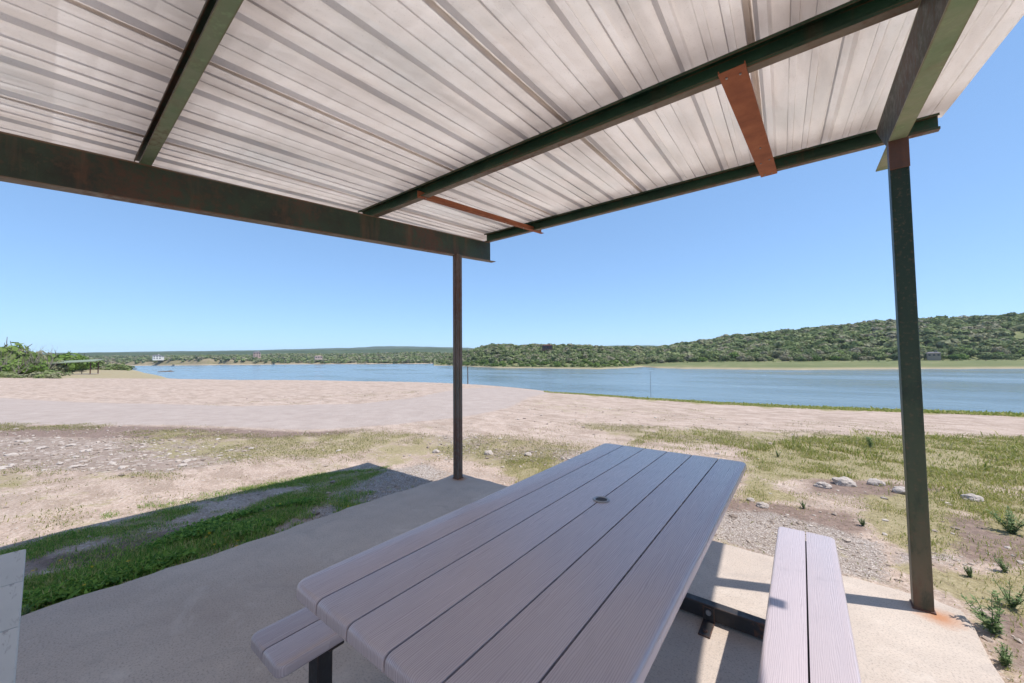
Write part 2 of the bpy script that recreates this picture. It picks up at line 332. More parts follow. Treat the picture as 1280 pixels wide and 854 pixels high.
ZONES={
'road':[[(-44.23,-9.43),(-31.57,-1.26),(-24.22,2.22),(-17.69,4.92),(-14.49,8.14),(-14.94,11.24),(-18.85,17.8),(-17.41,20.73),(-12.63,19.43),(-11.24,15.25),(-9.06,11.15),(-8.33,8.72),(-8.48,7.65),(-9.11,5.81),(-10.14,4.2),(-13.98,2.06),(-17.58,-0.68),(-22.4,-4.75)]],
'lush':[[(-4.34,-0.31),(-4.1,-0.01),(-4.06,0.25),(-4.17,0.67),(-4.29,1.09),(-4.44,1.61),(-4.82,2.19),(-5.26,2.84),(-5.62,3.62),(-5.87,3.31),(-5.58,2.54),(-5.44,1.88),(-5.13,1.45),(-4.95,0.99),(-4.61,0.6),(-4.52,0.23),(-4.66,-0.02),(-4.86,-0.36)],[(-5.33,-0.4),(-5.56,-0.18),(-5.65,0.08),(-5.63,0.44),(-5.76,0.87),(-5.64,1.27),(-5.31,0.81),(-5.26,0.41),(-5.22,0.08),(-5.08,-0.16)],[(-6.1,1.72),(-6.19,2.81),(-5.8,3.78),(-5.67,3.47),(-5.58,2.54)]],
'grassr':[[(-1.17,8.38),(-0.32,10.45),(1.7,12.76),(3.7,14.26),(6.85,16.76),(3.28,8.11),(2.05,8.01),(1.41,7.52),(0.88,7.32),(0.12,6.75),(-0.54,6.09),(-0.86,6.44)],[(-0.9,6.7),(-0.71,4.92),(-0.29,5.21),(-0.18,5.0),(-0.12,5.52),(-0.54,6.0)],[(0.36,6.19),(0.74,6.75),(1.37,7.32),(1.93,7.32),(1.64,5.62),(1.21,5.49),(1.14,6.14),(0.93,4.83),(0.59,4.41),(0.3,4.9)],[(0.34,4.14),(0.5,4.34),(0.8,4.4),(1.25,4.71),(1.08,3.79),(0.92,3.84),(0.77,3.82),(0.66,3.85),(0.54,4.03)],[(0.67,3.89),(0.78,4.01),(0.74,3.23),(0.78,3.12),(0.67,3.03),(0.68,3.4)],[(-4.22,5.23),(-3.61,5.84),(-2.93,4.95),(-3.01,4.43),(-3.2,4.14),(-3.84,4.46)],[(-65.23,101.26),(-37.33,101.7),(-18.1,101.93),(-2.9,103.78),(9.88,106.13),(28.9,110.61),(45.19,110.24),(9.76,23.83),(5.8,22.21),(1.89,20.31),(-0.55,19.61),(-3.51,19.76),(-7.08,19.27),(-12.24,19.9)]],
'sparse':[[(-13.13,1.36),(-12.78,2.34),(-10.01,3.43),(-9.32,4.61),(-8.7,5.32),(-6.7,5.94),(-5.47,6.78),(-3.87,6.87),(-3.35,6.72),(-3.58,5.52),(-3.72,4.61),(-4.39,4.59),(-5.22,4.63),(-5.77,3.69),(-7.04,3.49),(-7.62,2.62),(-8.12,1.71),(-9.23,1.07)],[(-19.03,-1.54),(-15.46,1.12),(-14.12,1.17),(-16.6,-1.34)],[(-10.37,-0.82),(-9.74,-0.05),(-8.34,0.24),(-7.87,-0.03),(-8.45,-0.66)],[(-8.46,0.24),(-8.68,0.65),(-7.77,1.34),(-7.3,1.18),(-7.77,0.44)],[(-6.63,-0.18),(-6.46,0.09),(-5.78,0.13),(-6.01,-0.11)],[(-5.08,9.04),(-3.67,9.94),(-1.96,10.92),(-0.35,11.6),(3.84,14.78),(3.41,13.15),(-1.17,8.38),(-2.16,8.0),(-3.56,7.73)]],
'rocky':[[(-16.26,-1.73),(-12.85,0.58),(-10.52,2.07),(-8.78,2.87),(-7.81,2.19),(-7.82,1.17),(-8.81,0.41),(-9.52,-0.05),(-10.77,-1.13)],[(-5.64,5.0),(-3.96,6.41),(-2.63,6.34),(-2.72,5.32),(-4.04,5.01)],[(-7.01,5.73),(-6.07,6.36),(-4.65,5.29),(-5.22,4.63)]],
'dark':[[(-19.27,-2.06),(-13.62,2.01),(-9.94,4.11),(-9.03,5.08),(-8.78,4.35),(-10.72,2.11),(-12.85,0.58),(-16.07,-1.71)],[(-0.91,4.95),(-0.47,5.12),(0.21,5.33),(0.35,4.84),(0.18,4.64),(-0.17,4.64),(-0.83,4.5)],[(0.94,5.97),(1.33,6.03),(1.5,5.75),(1.49,5.13),(1.19,4.76),(0.89,4.64),(0.81,4.9)],[(-4.84,-0.02),(-4.66,0.37),(-4.55,0.91),(-4.62,1.52),(-4.86,2.41),(-5.15,2.14),(-5.08,1.02),(-5.0,0.25),(-5.13,-0.02)],[(-0.13,6.63),(0.62,7.09),(1.34,7.17),(1.11,6.59),(0.39,6.07),(-0.12,5.89)],[(0.82,3.81),(1.0,3.9),(0.79,3.15),(0.74,3.23)]],
'gravel':[[(-0.9,4.45),(-0.44,4.8),(0.07,4.72),(0.38,4.57),(0.36,3.93),(0.35,3.81),(-0.36,3.77),(-0.77,3.79)],[(-4.31,1.92),(-5.12,2.65),(-5.62,3.62),(-5.39,4.23),(-4.61,4.12),(-4.46,3.65),(-4.21,2.09)],[(0.47,4.47),(0.77,4.71),(0.84,4.6),(0.44,4.22)]],
'meadow':[[(-129.17,-27.66),(-88.04,-3.59),(-77.93,4.75),(-177.14,28.22),(-345.02,53.3),(-569.32,69.63),(-629.58,63.32)]],
}
# ---------------------------------------------------------------- ground
def far_z(R_, az):  # not used near the shelter
    return None
def vnoise(x, y, s, seed=0):
    """cheap value noise 0..1"""
    x = x*s+seed*17.3; y = y*s-seed*9.1
    xi = np.floor(x).astype(np.int64); yi = np.floor(y).astype(np.int64); fx = x-xi; fy = y-yi
    fx = fx*fx*(3-2*fx); fy = fy*fy*(3-2*fy)
    def h(a, b):
        q = np.sin(a*127.1+b*311.7+seed*74.7)*43758.5453; return q-np.floor(q)
    return (h(xi, yi)*(1-fx)+h(xi+1, yi)*fx)*(1-fy)+(h(xi, yi+1)*(1-fx)+h(xi+1, yi+1)*fx)*fy
def zone(x, y, name, w=0.12):
    m = np.zeros(x.shape)
    for pl in ZONES[name]:
        m = np.maximum(m, sstep(-w, w, inpoly_sd(x, y, pl)))
    return m
def shore_band(x, y):
    R_ = np.hypot(x, y); az = np.degrees(np.arctan2(x, y))
    Rc = np.interp(az, CREST[:,0], CREST[:,1])
    return sstep(-34, -28, az)*(1-sstep(45, 60, az))*sstep(-2.2, -0.6, R_-Rc+0.5*np.sin(az*0.9)+0.3*np.sin(az*2.3))
def masks(x, y):
    R_ = np.hypot(x, y); az = np.degrees(np.arctan2(x, y))
    wz = np.clip(R_*0.05, 0.08, 1.2)
    def z(n): 
        m = np.zeros(x.shape)
        for pl in ZONES[n]:
            m = np.maximum(m, sstep(-1, 1, inpoly_sd(x, y, pl)/wz))
        return m
    grass = np.maximum.reduce([z('lush'), z('grassr'), 0.68*z('sparse'), shore_band(x, y)])
    Rc = np.interp(az, CREST[:,0], CREST[:,1])
    meadow = sstep(-1, 3, R_-Rc)*(1-sstep(-82, -79, az))
    meadow = np.maximum(meadow, sstep(25, 45, az)*sstep(8, 14, R_))
    meadow = np.maximum(meadow, sstep(14, 22, R_)*(az < -110))
    grass = np.maximum(grass, 0.8*meadow)
    near = sstep(34, 20, R_)*(az > -100)*(az < 40)
    grass = np.maximum(grass, near*(1-z('road'))*0.45*sstep(0.50, 0.72, 0.6*vnoise(x, y*1.0, 0.33, 31)+0.4*vnoise(x, y, 1.1, 32)))
    return grass, z('road'), z('dark'), z('rocky'), z('gravel'), z('lush'), meadow

azs = np.concatenate([np.linspace(-180, -100, 60, endpoint=False), np.linspace(-100, 30, 560, endpoint=False), np.linspace(30, 180, 90, endpoint=False)])
rs = np.concatenate([np.linspace(0.02, 2.0, 12, endpoint=False), np.geomspace(2.0, 30, 230, endpoint=False), np.geomspace(30, 260, 90, endpoint=False), np.geomspace(260, 7000, 24)])
AZ, RR = np.meshgrid(np.radians(azs), rs, indexing='ij')
GX = (RR*np.sin(AZ)).ravel(); GY = (RR*np.cos(AZ)).ravel(); GZ = ground_z(GX, GY)
na, nr = AZ.shape
ii, jj = np.meshgrid(np.arange(na), np.arange(nr-1), indexing='ij')
a0 = (ii*nr+jj).ravel(); b0 = (((ii+1) % na)*nr+jj).ravel()
quads = np.stack([a0, a0+1, b0+1, b0], 1)
me = npmesh('ground', np.stack([GX, GY, GZ], 1), quads, True)
g, ro, dk, rk, gv, lush, mead = masks(GX, GY)
vattr(me, 'za', np.stack([g, ro, dk], 1)); vattr(me, 'zb', np.stack([rk, gv, mead], 1))

def mat_ground():
    k = M('gravel_ground', 0.95, 0.15)
    za = k.sep(k.attr('za').outputs['Color']); zb = k.sep(k.attr('zb').outputs['Color'])
    big = k.noise(0.35, 5, 0.6); mid = k.noise(2.2, 6, 0.65); fine = k.noise(14, 6, 0.7); vf = k.noise(70, 4, 0.7)
    # pink gravel base
    c = k.ramp(mid, [(0.3, (0.33,0.24,0.185)), (0.5, (0.475,0.36,0.29)), (0.7, (0.58,0.46,0.385))])
    c = k.mix(k.ramp(big, [(0.35, 0.0), (0.7, 0.5)]), c, (0.50,0.39,0.31))
    # pebbles: cell colours
    pc = k.sep(k.voro(26, out='Color')); pd = k.voro(26)
    peb = k.mix(pc[0], (0.34,0.27,0.23), (0.72,0.63,0.56))
    amt = k.math('MULTIPLY', k.ramp(pd, [(0.25, 0.65), (0.42, 0.0)]), k.ramp(fine, [(0.4, 0.25), (0.6, 1.0)]))
    c = k.mix(amt, c, peb)
    c = k.mix(k.ramp(vf, [(0.5, 0.0), (0.7, 0.6)]), c, (0.27,0.20,0.155))
    sc = k.noise(1.1, 6, 0.7, k.mapping((1.0, 2.2, 1.0), (0, 0, R(25))), 0.6)
    c = k.mix(k.ramp(sc, [(0.49, 0.0), (0.57, 0.65)]), c, (0.29,0.215,0.16))
    tr = k.noise(0.9, 4, 0.6, k.mapping((0.25, 3.0, 1.0), (0, 0, R(-38)))); c = k.mix(k.ramp(tr, [(0.53, 0.0), (0.62, 0.4)]), c, (0.33,0.26,0.21))
    g1 = k.noise(34, 5, 0.85); c = k.mix(k.ramp(g1, [(0.50, 0.0), (0.58, 0.6)]), c, (0.27,0.20,0.16)); c = k.mix(k.ramp(g1, [(0.38, 0.55), (0.45, 0.0)]), c, (0.68,0.57,0.50))
    # road: compacted greyer
    rf = k.math('MULTIPLY', za[1], 1.0)
    roadc = k.ramp(mid, [(0.3, (0.345,0.28,0.245)), (0.7, (0.415,0.345,0.305))])
    roadc = k.mix(k.ramp(vf, [(0.5, 0.0), (0.75, 0.3)]), roadc, (0.33,0.27,0.24))
    e = k.math('ADD', k.math('ADD', rf, k.math('MULTIPLY', k.math('SUBTRACT', fine, 0.5), 0.7)), k.math('MULTIPLY', k.math('SUBTRACT', mid, 0.5), 0.5))
    c = k.mix(k.ramp(e, [(0.38, 0.0), (0.62, 0.92)]), c, roadc)
    # dark soil
    e = k.math('ADD', za[2], k.math('MULTIPLY', k.math('SUBTRACT', mid, 0.5), 1.1))
    soil = k.ramp(fine, [(0.3, (0.11,0.075,0.06)), (0.7, (0.27,0.19,0.155))])
    c = k.mix(k.ramp(e, [(0.32, 0.0), (0.65, 0.85)]), c, soil)
    # rocky grey
    e = k.math('ADD', zb[0], k.math('MULTIPLY', k.math('SUBTRACT', mid, 0.5), 1.1))
    rc = k.sep(k.voro(9, out='Color')); rd = k.voro(9)
    rocky = k.mix(rc[1], (0.20,0.16,0.14), (0.50,0.44,0.39)); rocky = k.mix(k.ramp(rd, [(0.3, 0.0), (0.5, 1.0)]), rocky, (0.22,0.17,0.14))
    c = k.mix(k.ramp(e, [(0.35, 0.0), (0.7, 0.65)]), c, rocky)
    # fine pale gravel beside the slab
    e = k.math('ADD', zb[1], k.math('MULTIPLY', k.math('SUBTRACT', fine, 0.5), 0.8))
    gc = k.sep(k.voro(85, out='Color')); gd = k.voro(85)
    grv = k.mix(gc[2], (0.30,0.25,0.22), (0.72,0.66,0.60)); grv = k.mix(k.ramp(gd, [(0.3, 0.0), (0.6, 0.9)]), grv, (0.20,0.165,0.145))
    c = k.mix(k.ramp(e, [(0.35, 0.0), (0.65, 0.85)]), c, grv)
    # grass cover between the blades
    e = k.math('ADD', za[0], k.math('MULTIPLY', k.math('SUBTRACT', mid, 0.5), 1.3))
    e = k.math('ADD', e, k.math('MULTIPLY', k.math('SUBTRACT', fine, 0.5), 0.9))
    gr = k.ramp(k.math('ADD', k.math('MULTIPLY', fine, 0.45), k.math('MULTIPLY', k.noise(55, 5, 0.8), 0.55)), [(0.36, (0.12,0.10,0.045)), (0.5, (0.26,0.225,0.10)), (0.64, (0.42,0.35,0.215))])
    gr = k.mix(zb[2], gr, k.ramp(mid, [(0.3, (0.20,0.18,0.085)), (0.7, (0.38,0.32,0.18))]))
    c = k.mix(k.ramp(e, [(0.50, 0.0), (0.74, 0.78)]), c, gr)
    k.color(c)
    h = k.math('ADD', k.math('MULTIPLY', fine, 0.6), k.math('ADD', k.math('MULTIPLY', vf, 0.25), k.math('MULTIPLY', g1, 0.4)))
    b = k.bump(mid, 0.35, 0.12)
    b = k.bump(pd, 0.35, -0.02, b); b = k.bump(h, 0.6, 0.03, b)
    k.normal(b)
    return k.m
MAT['ground'] = mat_ground()
tag(link('ground', me, MAT['ground']), kind='structure')

# slab of the shelter: raised concrete pad with slightly worn, uneven left edge
def slab():
    bm = bmesh.new()
    xl, xr, y0, y1 = -3.94, 0.66, -6.5, 3.67
    pts = [(xr-0.03, y1-0.0), (xr, y1-0.04)]
    y = y1-0.04
    right = [(xr, y1-0.05)]
    for k in range(1, 60):
        yy = y1-0.05-(y1-y0)*k/60; right.append((xr+0.008*math.sin(k*1.7)+0.006*math.sin(k*.6), yy))
    left = []
    for k in range(120):
        yy = y0+(y1-0.05-y0)*k/119; left.append((xl+0.012*math.sin(k*1.1)+0.02*math.sin(k*.23)+0.006*math.sin(k*2.9), yy))
    top = [(xl+0.04, y1+0.004)]
    for k in range(1, 70):
        xx = xl+0.04+(xr-xl-0.1)*k/70; top.append((xx, y1+0.006*math.sin(k*.9)+0.004*math.sin(k*2.2)))
    ring = left+top+right
    vt = [bm.verts.new((a, b, 0)) for a, b in ring]
    f = bm.faces.new(vt)
    r = bmesh.ops.extrude_face_region(bm, geom=[f]); vv = [e for e in r['geom'] if isinstance(e, bmesh.types.BMVert)]
    bmesh.ops.translate(bm, verts=vv, vec=(0, 0, -0.4))
    bmesh.ops.recalc_face_normals(bm, faces=bm.faces)
    es = [e for e in bm.edges if all(abs(v.co.z) < 1e-6 for v in e.verts)]
    bmesh.ops.bevel(bm, geom=es, offset=0.012, segments=2, affect='EDGES')
    tag(bm_obj('concrete_slab', bm, MAT['concrete']), kind='structure')
slab()

# ---------------------------------------------------------------- lake
def mat_water():
    k = M('lake_water', 0.12, 0.5)
    v = k.mapping((1.0, 1.0, 1.0), (0, 0, R(35)))
    w1 = k.noise(1.6, 3, 0.6); w2 = k.noise(0.22, 3, 0.5); w3 = k.noise(0.014, 5, 0.65, k.mapping((1.0, 2.6, 1), (0, 0, R(-30)))); k.rough(k.ramp(w3, [(0.35, 0.06), (0.65, 0.28)]))
    k.color(k.mix(k.ramp(w3, [(0.35, 0.0), (0.65, 1.0)]), (0.12,0.175,0.205), (0.175,0.23,0.245)))
    k.normal(k.bump(w1, 0.9, 0.10, k.bump(w2, 0.7, 0.25)))
    k.b.inputs['IOR'].default_value = 1.33
    return k.m
th = np.linspace(0, 2*np.pi, 96, endpoint=False); rw = np.array([15., 60, 150, 400, 1000, 3000, 7000])
V = np.stack([(rw[:,None]*np.cos(th)).ravel(), (rw[:,None]*np.sin(th)).ravel(), np.full(len(th)*len(rw), -5.0)], 1)
n = len(th); F = [[i*n+j, i*n+(j+1) % n, (i+1)*n+(j+1) % n, (i+1)*n+j] for i in range(len(rw)-1) for j in range(n)]
tag(link('lake_water', npmesh('lake_water', V, np.array(F), True), mat_water()), kind='structure')

# ---------------------------------------------------------------- picnic shelter
S = math.tan(R(4.62))                       # roof rises towards the lake
ZB = lambda y: 3.0+S*(y-3.5)                # underside of the beams
shelter = empty('picnic_shelter', (-1.6, 0, 0))
tag(shelter, 'open steel picnic shelter with corrugated metal roof and green posts over the concrete slab', 'shelter')
def part(name, bm, mat, parent=shelter, smooth=False, label=None):
    o = bm_obj(name, bm, mat, None, smooth); 
    if parent is not None:
        o.parent = parent; o.matrix_parent_inverse = Matrix.Translation(parent.location).inverted()
    if label: o['label'] = label
    return o
PW = 0.045
# posts
for (px, py, mat, lab) in ((-3.75, 3.5, 'steel_brown', 'brown weathered post standing at the lake side left corner of the slab'),
                           (0.472, 3.5, 'steel_post', 'dark green post with a rusty top and foot near the right corner'),
                           (-3.75, -3.3, 'steel_green', None), (0.472, -3.3, 'steel_green', None)):
    if mat == 'steel_post':
        k = M('green_post_paint', 0.5, 0.4)
        sp = k.n.new('ShaderNodeSeparateXYZ'); k.L(k.co.outputs['Object'], sp.inputs[0])
        a = k.noise(7, 6, 0.65, k.mapping((1, 1, 0.35))); b = k.noise(40, 5, 0.7)
        zz = k.math('ADD', k.math('MULTIPLY', sp.outputs[2], 0.3333), k.math('MULTIPLY', k.math('SUBTRACT', a, 0.5), 0.35))
        c = k.ramp(zz, [(0.0, (0.12,0.06,0.035)), (0.06, (0.13,0.10,0.06)), (0.22, (0.06,0.075,0.04)), (0.45, (0.028,0.05,0.028)), (0.72, (0.008,0.030,0.018)), (0.93, (0.006,0.026,0.018)), (0.965, (0.06,0.02,0.014))])
        c = k.mix(k.ramp(a, [(0.50, 0.0), (0.62, 0.7)]), c, (0.012,0.028,0.018)); c = k.mix(k.ramp(b, [(0.54, 0.0), (0.68, 0.6)]), c, (0.13,0.085,0.05))
        k.color(c); k.normal(k.bump(b, 0.25, 0.003)); m_ = k.m
    else: m_ = MAT[mat]
    bm = bmesh.new(); top = ZB(py)-0.002
    bx(bm, (px, py, (top+0.0)/2), (2*PW, 2*PW, top), 0.006)
    if px < -3 and py > 0:   # the two lips of the welded channels show as a seam on the corner side
        bx(bm, (px+PW+0.003, py-0.0, top/2), (0.008, 0.016, top-0.01))
        bx(bm, (px+0.0, py-PW-0.003, top/2), (0.016, 0.008, top-0.01))
    o = part('post', bm, m_, label=lab)
    bm = bmesh.new(); bx(bm, (px, py, 0.004), (0.13, 0.13, 0.008)) if False else bx(bm, (px, py, 0.006), (2*PW+0.012, 2*PW+0.012, 0.010), 0.002)
    w = bm_obj('weld', bm, MAT['rust'], o)
# beams: channels with the web towards the inside and flanges outwards
def chan_beam(xw, sgn, ya, yb, wmat, fmat, label, d=0.26, fl=0.085, t=0.009, cut=0.0, tip=0.12):
    bm = bmesh.new()
    # web
    def web(y0, y1, cutb):
        pts = [(y0, 0), (y1-cutb, 0), (y1, d), (y0, d)]
        va = [bm.verts.new((xw, y, ZB(y)+z)) for y, z in pts]; vb = [bm.verts.new((xw+sgn*t, y, ZB(y)+z)) for y, z in pts]
        bm.faces.new(va); bm.faces.new(vb[::-1])
        for i in range(4):
            j = (i+1) % 4; bm.faces.new((va[i], vb[i], vb[j], va[j]))
    web(ya, yb, cut)
    web_bm = bm; bm = bmesh.new()
    for z0, y1 in ((-t, yb+tip-cut), (d, yb)):
        pr = [(xw-sgn*0.0, z0), (xw+sgn*fl, z0), (xw+sgn*fl, z0+t), (xw-sgn*0.0, z0+t)]
        va = [bm.verts.new((x, ya, ZB(ya)+z)) for x, z in pr]; vb = [bm.verts.new((x, y1, ZB(y1)+z)) for x, z in pr]
        bm.faces.new(va); bm.faces.new(vb[::-1])
        for i in range(4):
            j = (i+1) % 4; bm.faces.new((va[i], vb[i], vb[j], va[j]))
    bmesh.ops.recalc_face_normals(bm, faces=bm.faces); bmesh.ops.recalc_face_normals(web_bm, faces=web_bm.faces)
    o = part('beam', web_bm, wmat, label=label)
    f = bm_obj('flange', bm, fmat, o)
    return o
chan_beam(-3.75, -1, -4.4, 4.17, MAT['steel_dark'], MAT['steel_tan'], 'long dark rust-stained beam along the left side of the roof', cut=0.0)
chan_beam(0.427, 1, -4.4, 3.98, MAT['steel_web'], MAT['steel_flange'], 'faded green beam over the right post', cut=0.42, tip=0.55)
# gusset at the top of the right post
# purlins: lipped channels open towards the camera side
def purlin(xa, ya, xb, yb, mat, label=None, under=MAT['steel_tan'], d=0.125, fl=0.062, t=0.005):
    bm = bmesh.new()
    def P(dy, dz): return (0, dy, dz)
    prof = [(0, 0), (0, 0.018), (t, 0.018), (t, t), (fl-t, t), (fl-t, d-t), (t, d-t), (t, d-0.018), (0, d-0.018), (0, d), (fl, d), (fl, 0)]
    h = 0.272
    A = (xa, ya, ZB(ya)+h); B = (xb, yb, ZB(yb)+h)
    extrude_profile(bm, [(0, dy, dz+S*dy) for dy, dz in prof], A, B)
    bmesh.ops.recalc_face_normals(bm, faces=bm.faces)
    o = part('purlin', bm, mat, label=label); bm = bmesh.new()
    extrude_profile(bm, [(0, dy, dz+S*dy) for dy, dz in ((-0.001, -0.0035), (-0.001, -0.0005), (fl+0.001, -0.0005), (fl+0.001, -0.0035))], A, B)
    bmesh.ops.recalc_face_normals(bm, faces=bm.faces); bm_obj('flange', bm, under, o)
    return o
purlin(-3.80, 4.09, 0.82, 4.31, MAT['steel_green'], 'dark green edge purlin along the lake side of the roof')
purlin(-4.05, 2.23, 1.02, 2.45, MAT['steel_green'], 'dark green purlin crossing the middle of the roof')
purlin(-4.05, 0.40, 1.02, 0.40, MAT['steel_dark'], 'faded green purlin crossing the roof nearest the camera', under=MAT['steel_flange'])  # channel made darker than its flange to put the inner shade into the colour
purlin(-4.05, -1.5, 1.02, -1.5, MAT['steel_green']); purlin(-4.05, -3.4, 1.02, -3.4, MAT['steel_green'])

# corrugated sheets, ribs running towards the lake
PITCH_R = 0.386; PANW = 3*PITCH_R; HS = 0.272+0.127
def rib_profile():
    """(u, h) over one panel width; major ribs with two small stiffeners between"""
    pts = [(-0.03, 0.0025), (-0.006, 0.0025)]
    for k in range(3):
        o = k*PITCH_R
        pts += [(o+0.0, 0), (o+0.012, 0.0), (o+0.030, 0.026), (o+0.068, 0.026), (o+0.086, 0.0)]
        for c_ in (0.182, 0.288):
            pts += [(o+c_-0.022, 0), (o+c_-0.017, 0.0065), (o+c_+0.017, 0.0065), (o+c_+0.022, 0)]
    pts += [(PANW-0.003, 0), (PANW+0.001, -0.0025), (PANW+0.007, -0.0025)]
    return pts
RP = rib_profile()
SK = -0.052
def xr_edge(y): return 0.855+SK*(y-4.3)
ysec = np.concatenate([np.linspace(-4.6, 0, 14, endpoint=False), np.linspace(0, 4.44, 34)])
for k in range(5):
    bm = bmesh.new(); grid = []
    x_off = -(k+1)*PANW
    if k == 4: prof = [q for q in RP if q[0] > 2.0*0 + 0.66*PITCH_R*0]  # full panel too
    else: prof = RP
    t = 0.0012; wig = [random.uniform(-1, 1) for _ in range(40)]
    for yi, y in enumerate(ysec):
        row = []
        y_end = y+(0.012*math.sin(k*3.1) if yi == len(ysec)-1 else 0)
        for (u, h) in prof:
            x = xr_edge(y)+x_off+u
            if k == 0: x += max(0.0, 2.9-y)*0.05*sstep(PANW-0.3, PANW, u)
            if k == 4: x = max(x, -4.26-0.09*max(y, 0))
            # slight oil canning between the ribs
            oc = (0.003*math.sin(y*2.1+u*9+k*2)+0.002*math.sin(y*5.3+u*23+k))*(h < 0.001)
            row.append(bm.verts.new((x, y_end, ZB(y_end)+HS+h+oc+0.0015*(k % 2))))
        grid.append(row)
    for a in range(len(grid)-1):
        for b in range(len(prof)-1):
            bm.faces.new((grid[a][b], grid[a][b+1], grid[a+1][b+1], grid[a+1][b]))
    g2 = bmesh.ops.solidify(bm, geom=list(bm.faces), thickness=t)
    bmesh.ops.recalc_face_normals(bm, faces=bm.faces)
    part('roof_sheet', bm, MAT['sheet'])
# folded edge trim on the open right side
bm = bmesh.new()
# red oxide braces under the purlins
def brace(xa, ya, xb, yb, w, depth, upright, label):
    bm = bmesh.new(); t = 0.005
    A = Vector((xa, ya, ZB(ya)+0.262)); B = Vector((xb, yb, ZB(yb)+0.262))
    if upright:  prof = [(0, 0, 0), (w, 0, 0), (w, 0, depth), (w-t, 0, depth), (w-t, 0, t), (t, 0, t), (t, 0, depth), (0, 0, depth)]
    else: prof = [(0, 0, 0), (w, 0, 0), (w, 0, t), (t, 0, t), (t, 0, depth), (0, 0, depth)]
    extrude_profile(bm, prof, A, B)
    bmesh.ops.recalc_face_normals(bm, faces=bm.faces)
    o = part('brace', bm, MAT['oxide'], label=label)
    for f, off in ((0.03, 0.25), (0.035, 0.75), (0.62, 0.55), (0.8, 0.3), (0.78, 0.8), (0.97, 0.3), (0.97, 0.7)):
        bm = bmesh.new(); q = A.lerp(B, f)+Vector((w*off, 0, -0.003)); cyl(bm, q+Vector((0, 0, 0.004)), q+Vector((0, 0, -0.004)), 0.007, 0.006, 6); bm_obj('screw', bm, MAT['zinc'], o)
    return o
brace(-0.372, 2.34, -0.352, 4.36, 0.132, 0.02, True, 'wide red brown flat brace nearer the right beam')
brace(-2.975, 2.25, -2.955, 4.36, 0.05, 0.07, False, 'narrow red brown angle brace near the left beam')
# sheet screws with washers under the purlin line
# rusty clip and gusset on the right post
bm = bmesh.new()
bx(bm, (0.472, 3.5-PW-0.004, ZB(3.5)-0.105), (2*PW+0.004, 0.006, 0.20), 0.001)
part('clip_plate', bm, MAT['rust'], label='rusty red plate at the top of the right post')
bm = bmesh.new()
v = [bm.verts.new(q) for q in ((0.424,3.55,ZB(3.55)-0.012),(0.424,3.98,ZB(3.98)-0.012),(0.50,3.98,ZB(3.98)-0.012),(0.50,3.55,ZB(3.55)-0.012))]
# ---------------------------------------------------------------- picnic tables
def plank(L, w, t, corner=(0, 0, 0, 0), br=0.016, mat=None, name='plank', parent=None, loc=(0, 0, 0)):
    """plank along local Y, 0..L, x 0..w, z -t..0; corner radii at (0,0),(w,0),(w,L),(0,L)"""
    bm = bmesh.new(); pts = []
    cs = [((0, 0), 180), ((w, 0), 270), ((w, L), 0), ((0, L), 90)]
    for (cx, cy), a0_ in cs:
        r = corner[cs.index(((cx, cy), a0_))]
        if r < 1e-6: r = 0.0015; nseg = 1
        else: nseg = 8
        ox = cx+(r if cx == 0 else -r); oy = cy+(r if cy == 0 else -r)
        for s in range(nseg+1):
            a = R(a0_+90*s/nseg); pts.append((ox+r*math.cos(a), oy+r*math.sin(a)))
    vt = [bm.verts.new((x, y, 0)) for x, y in pts]; f = bm.faces.new(vt)
    r_ = bmesh.ops.extrude_face_region(bm, geom=[f]); vv = [e for e in r_['geom'] if isinstance(e, bmesh.types.BMVert)]
    bmesh.ops.translate(bm, verts=vv, vec=(0, 0, -t)); bmesh.ops.recalc_face_normals(bm, faces=bm.faces)
    lx = corner[0] > 0 or corner[3] > 0; rx = corner[1] > 0 or corner[2] > 0
    def outer(e):
        a, b = [v.co for v in e.verts]
        if abs(a.z-b.z) > 1e-6: return False
        if abs(a.x-b.x) < 1e-6 and abs(a.y-b.y) > 0.2: # long side
            return (a.x < w/2 and lx) or (a.x > w/2 and rx)
        return True
    es = [e for e in bm.edges if outer(e)]
    bmesh.ops.bevel(bm, geom=es, offset=br, segments=4, affect='EDGES', profile=0.5)
    o = bm_obj(name, bm, mat, parent)
    for p in o.data.polygons: p.use_smooth = True
    o.data.set_sharp_from_angle(angle=R(35)) if hasattr(o.data, 'set_sharp_from_angle') else None
    o.location = loc
    return o
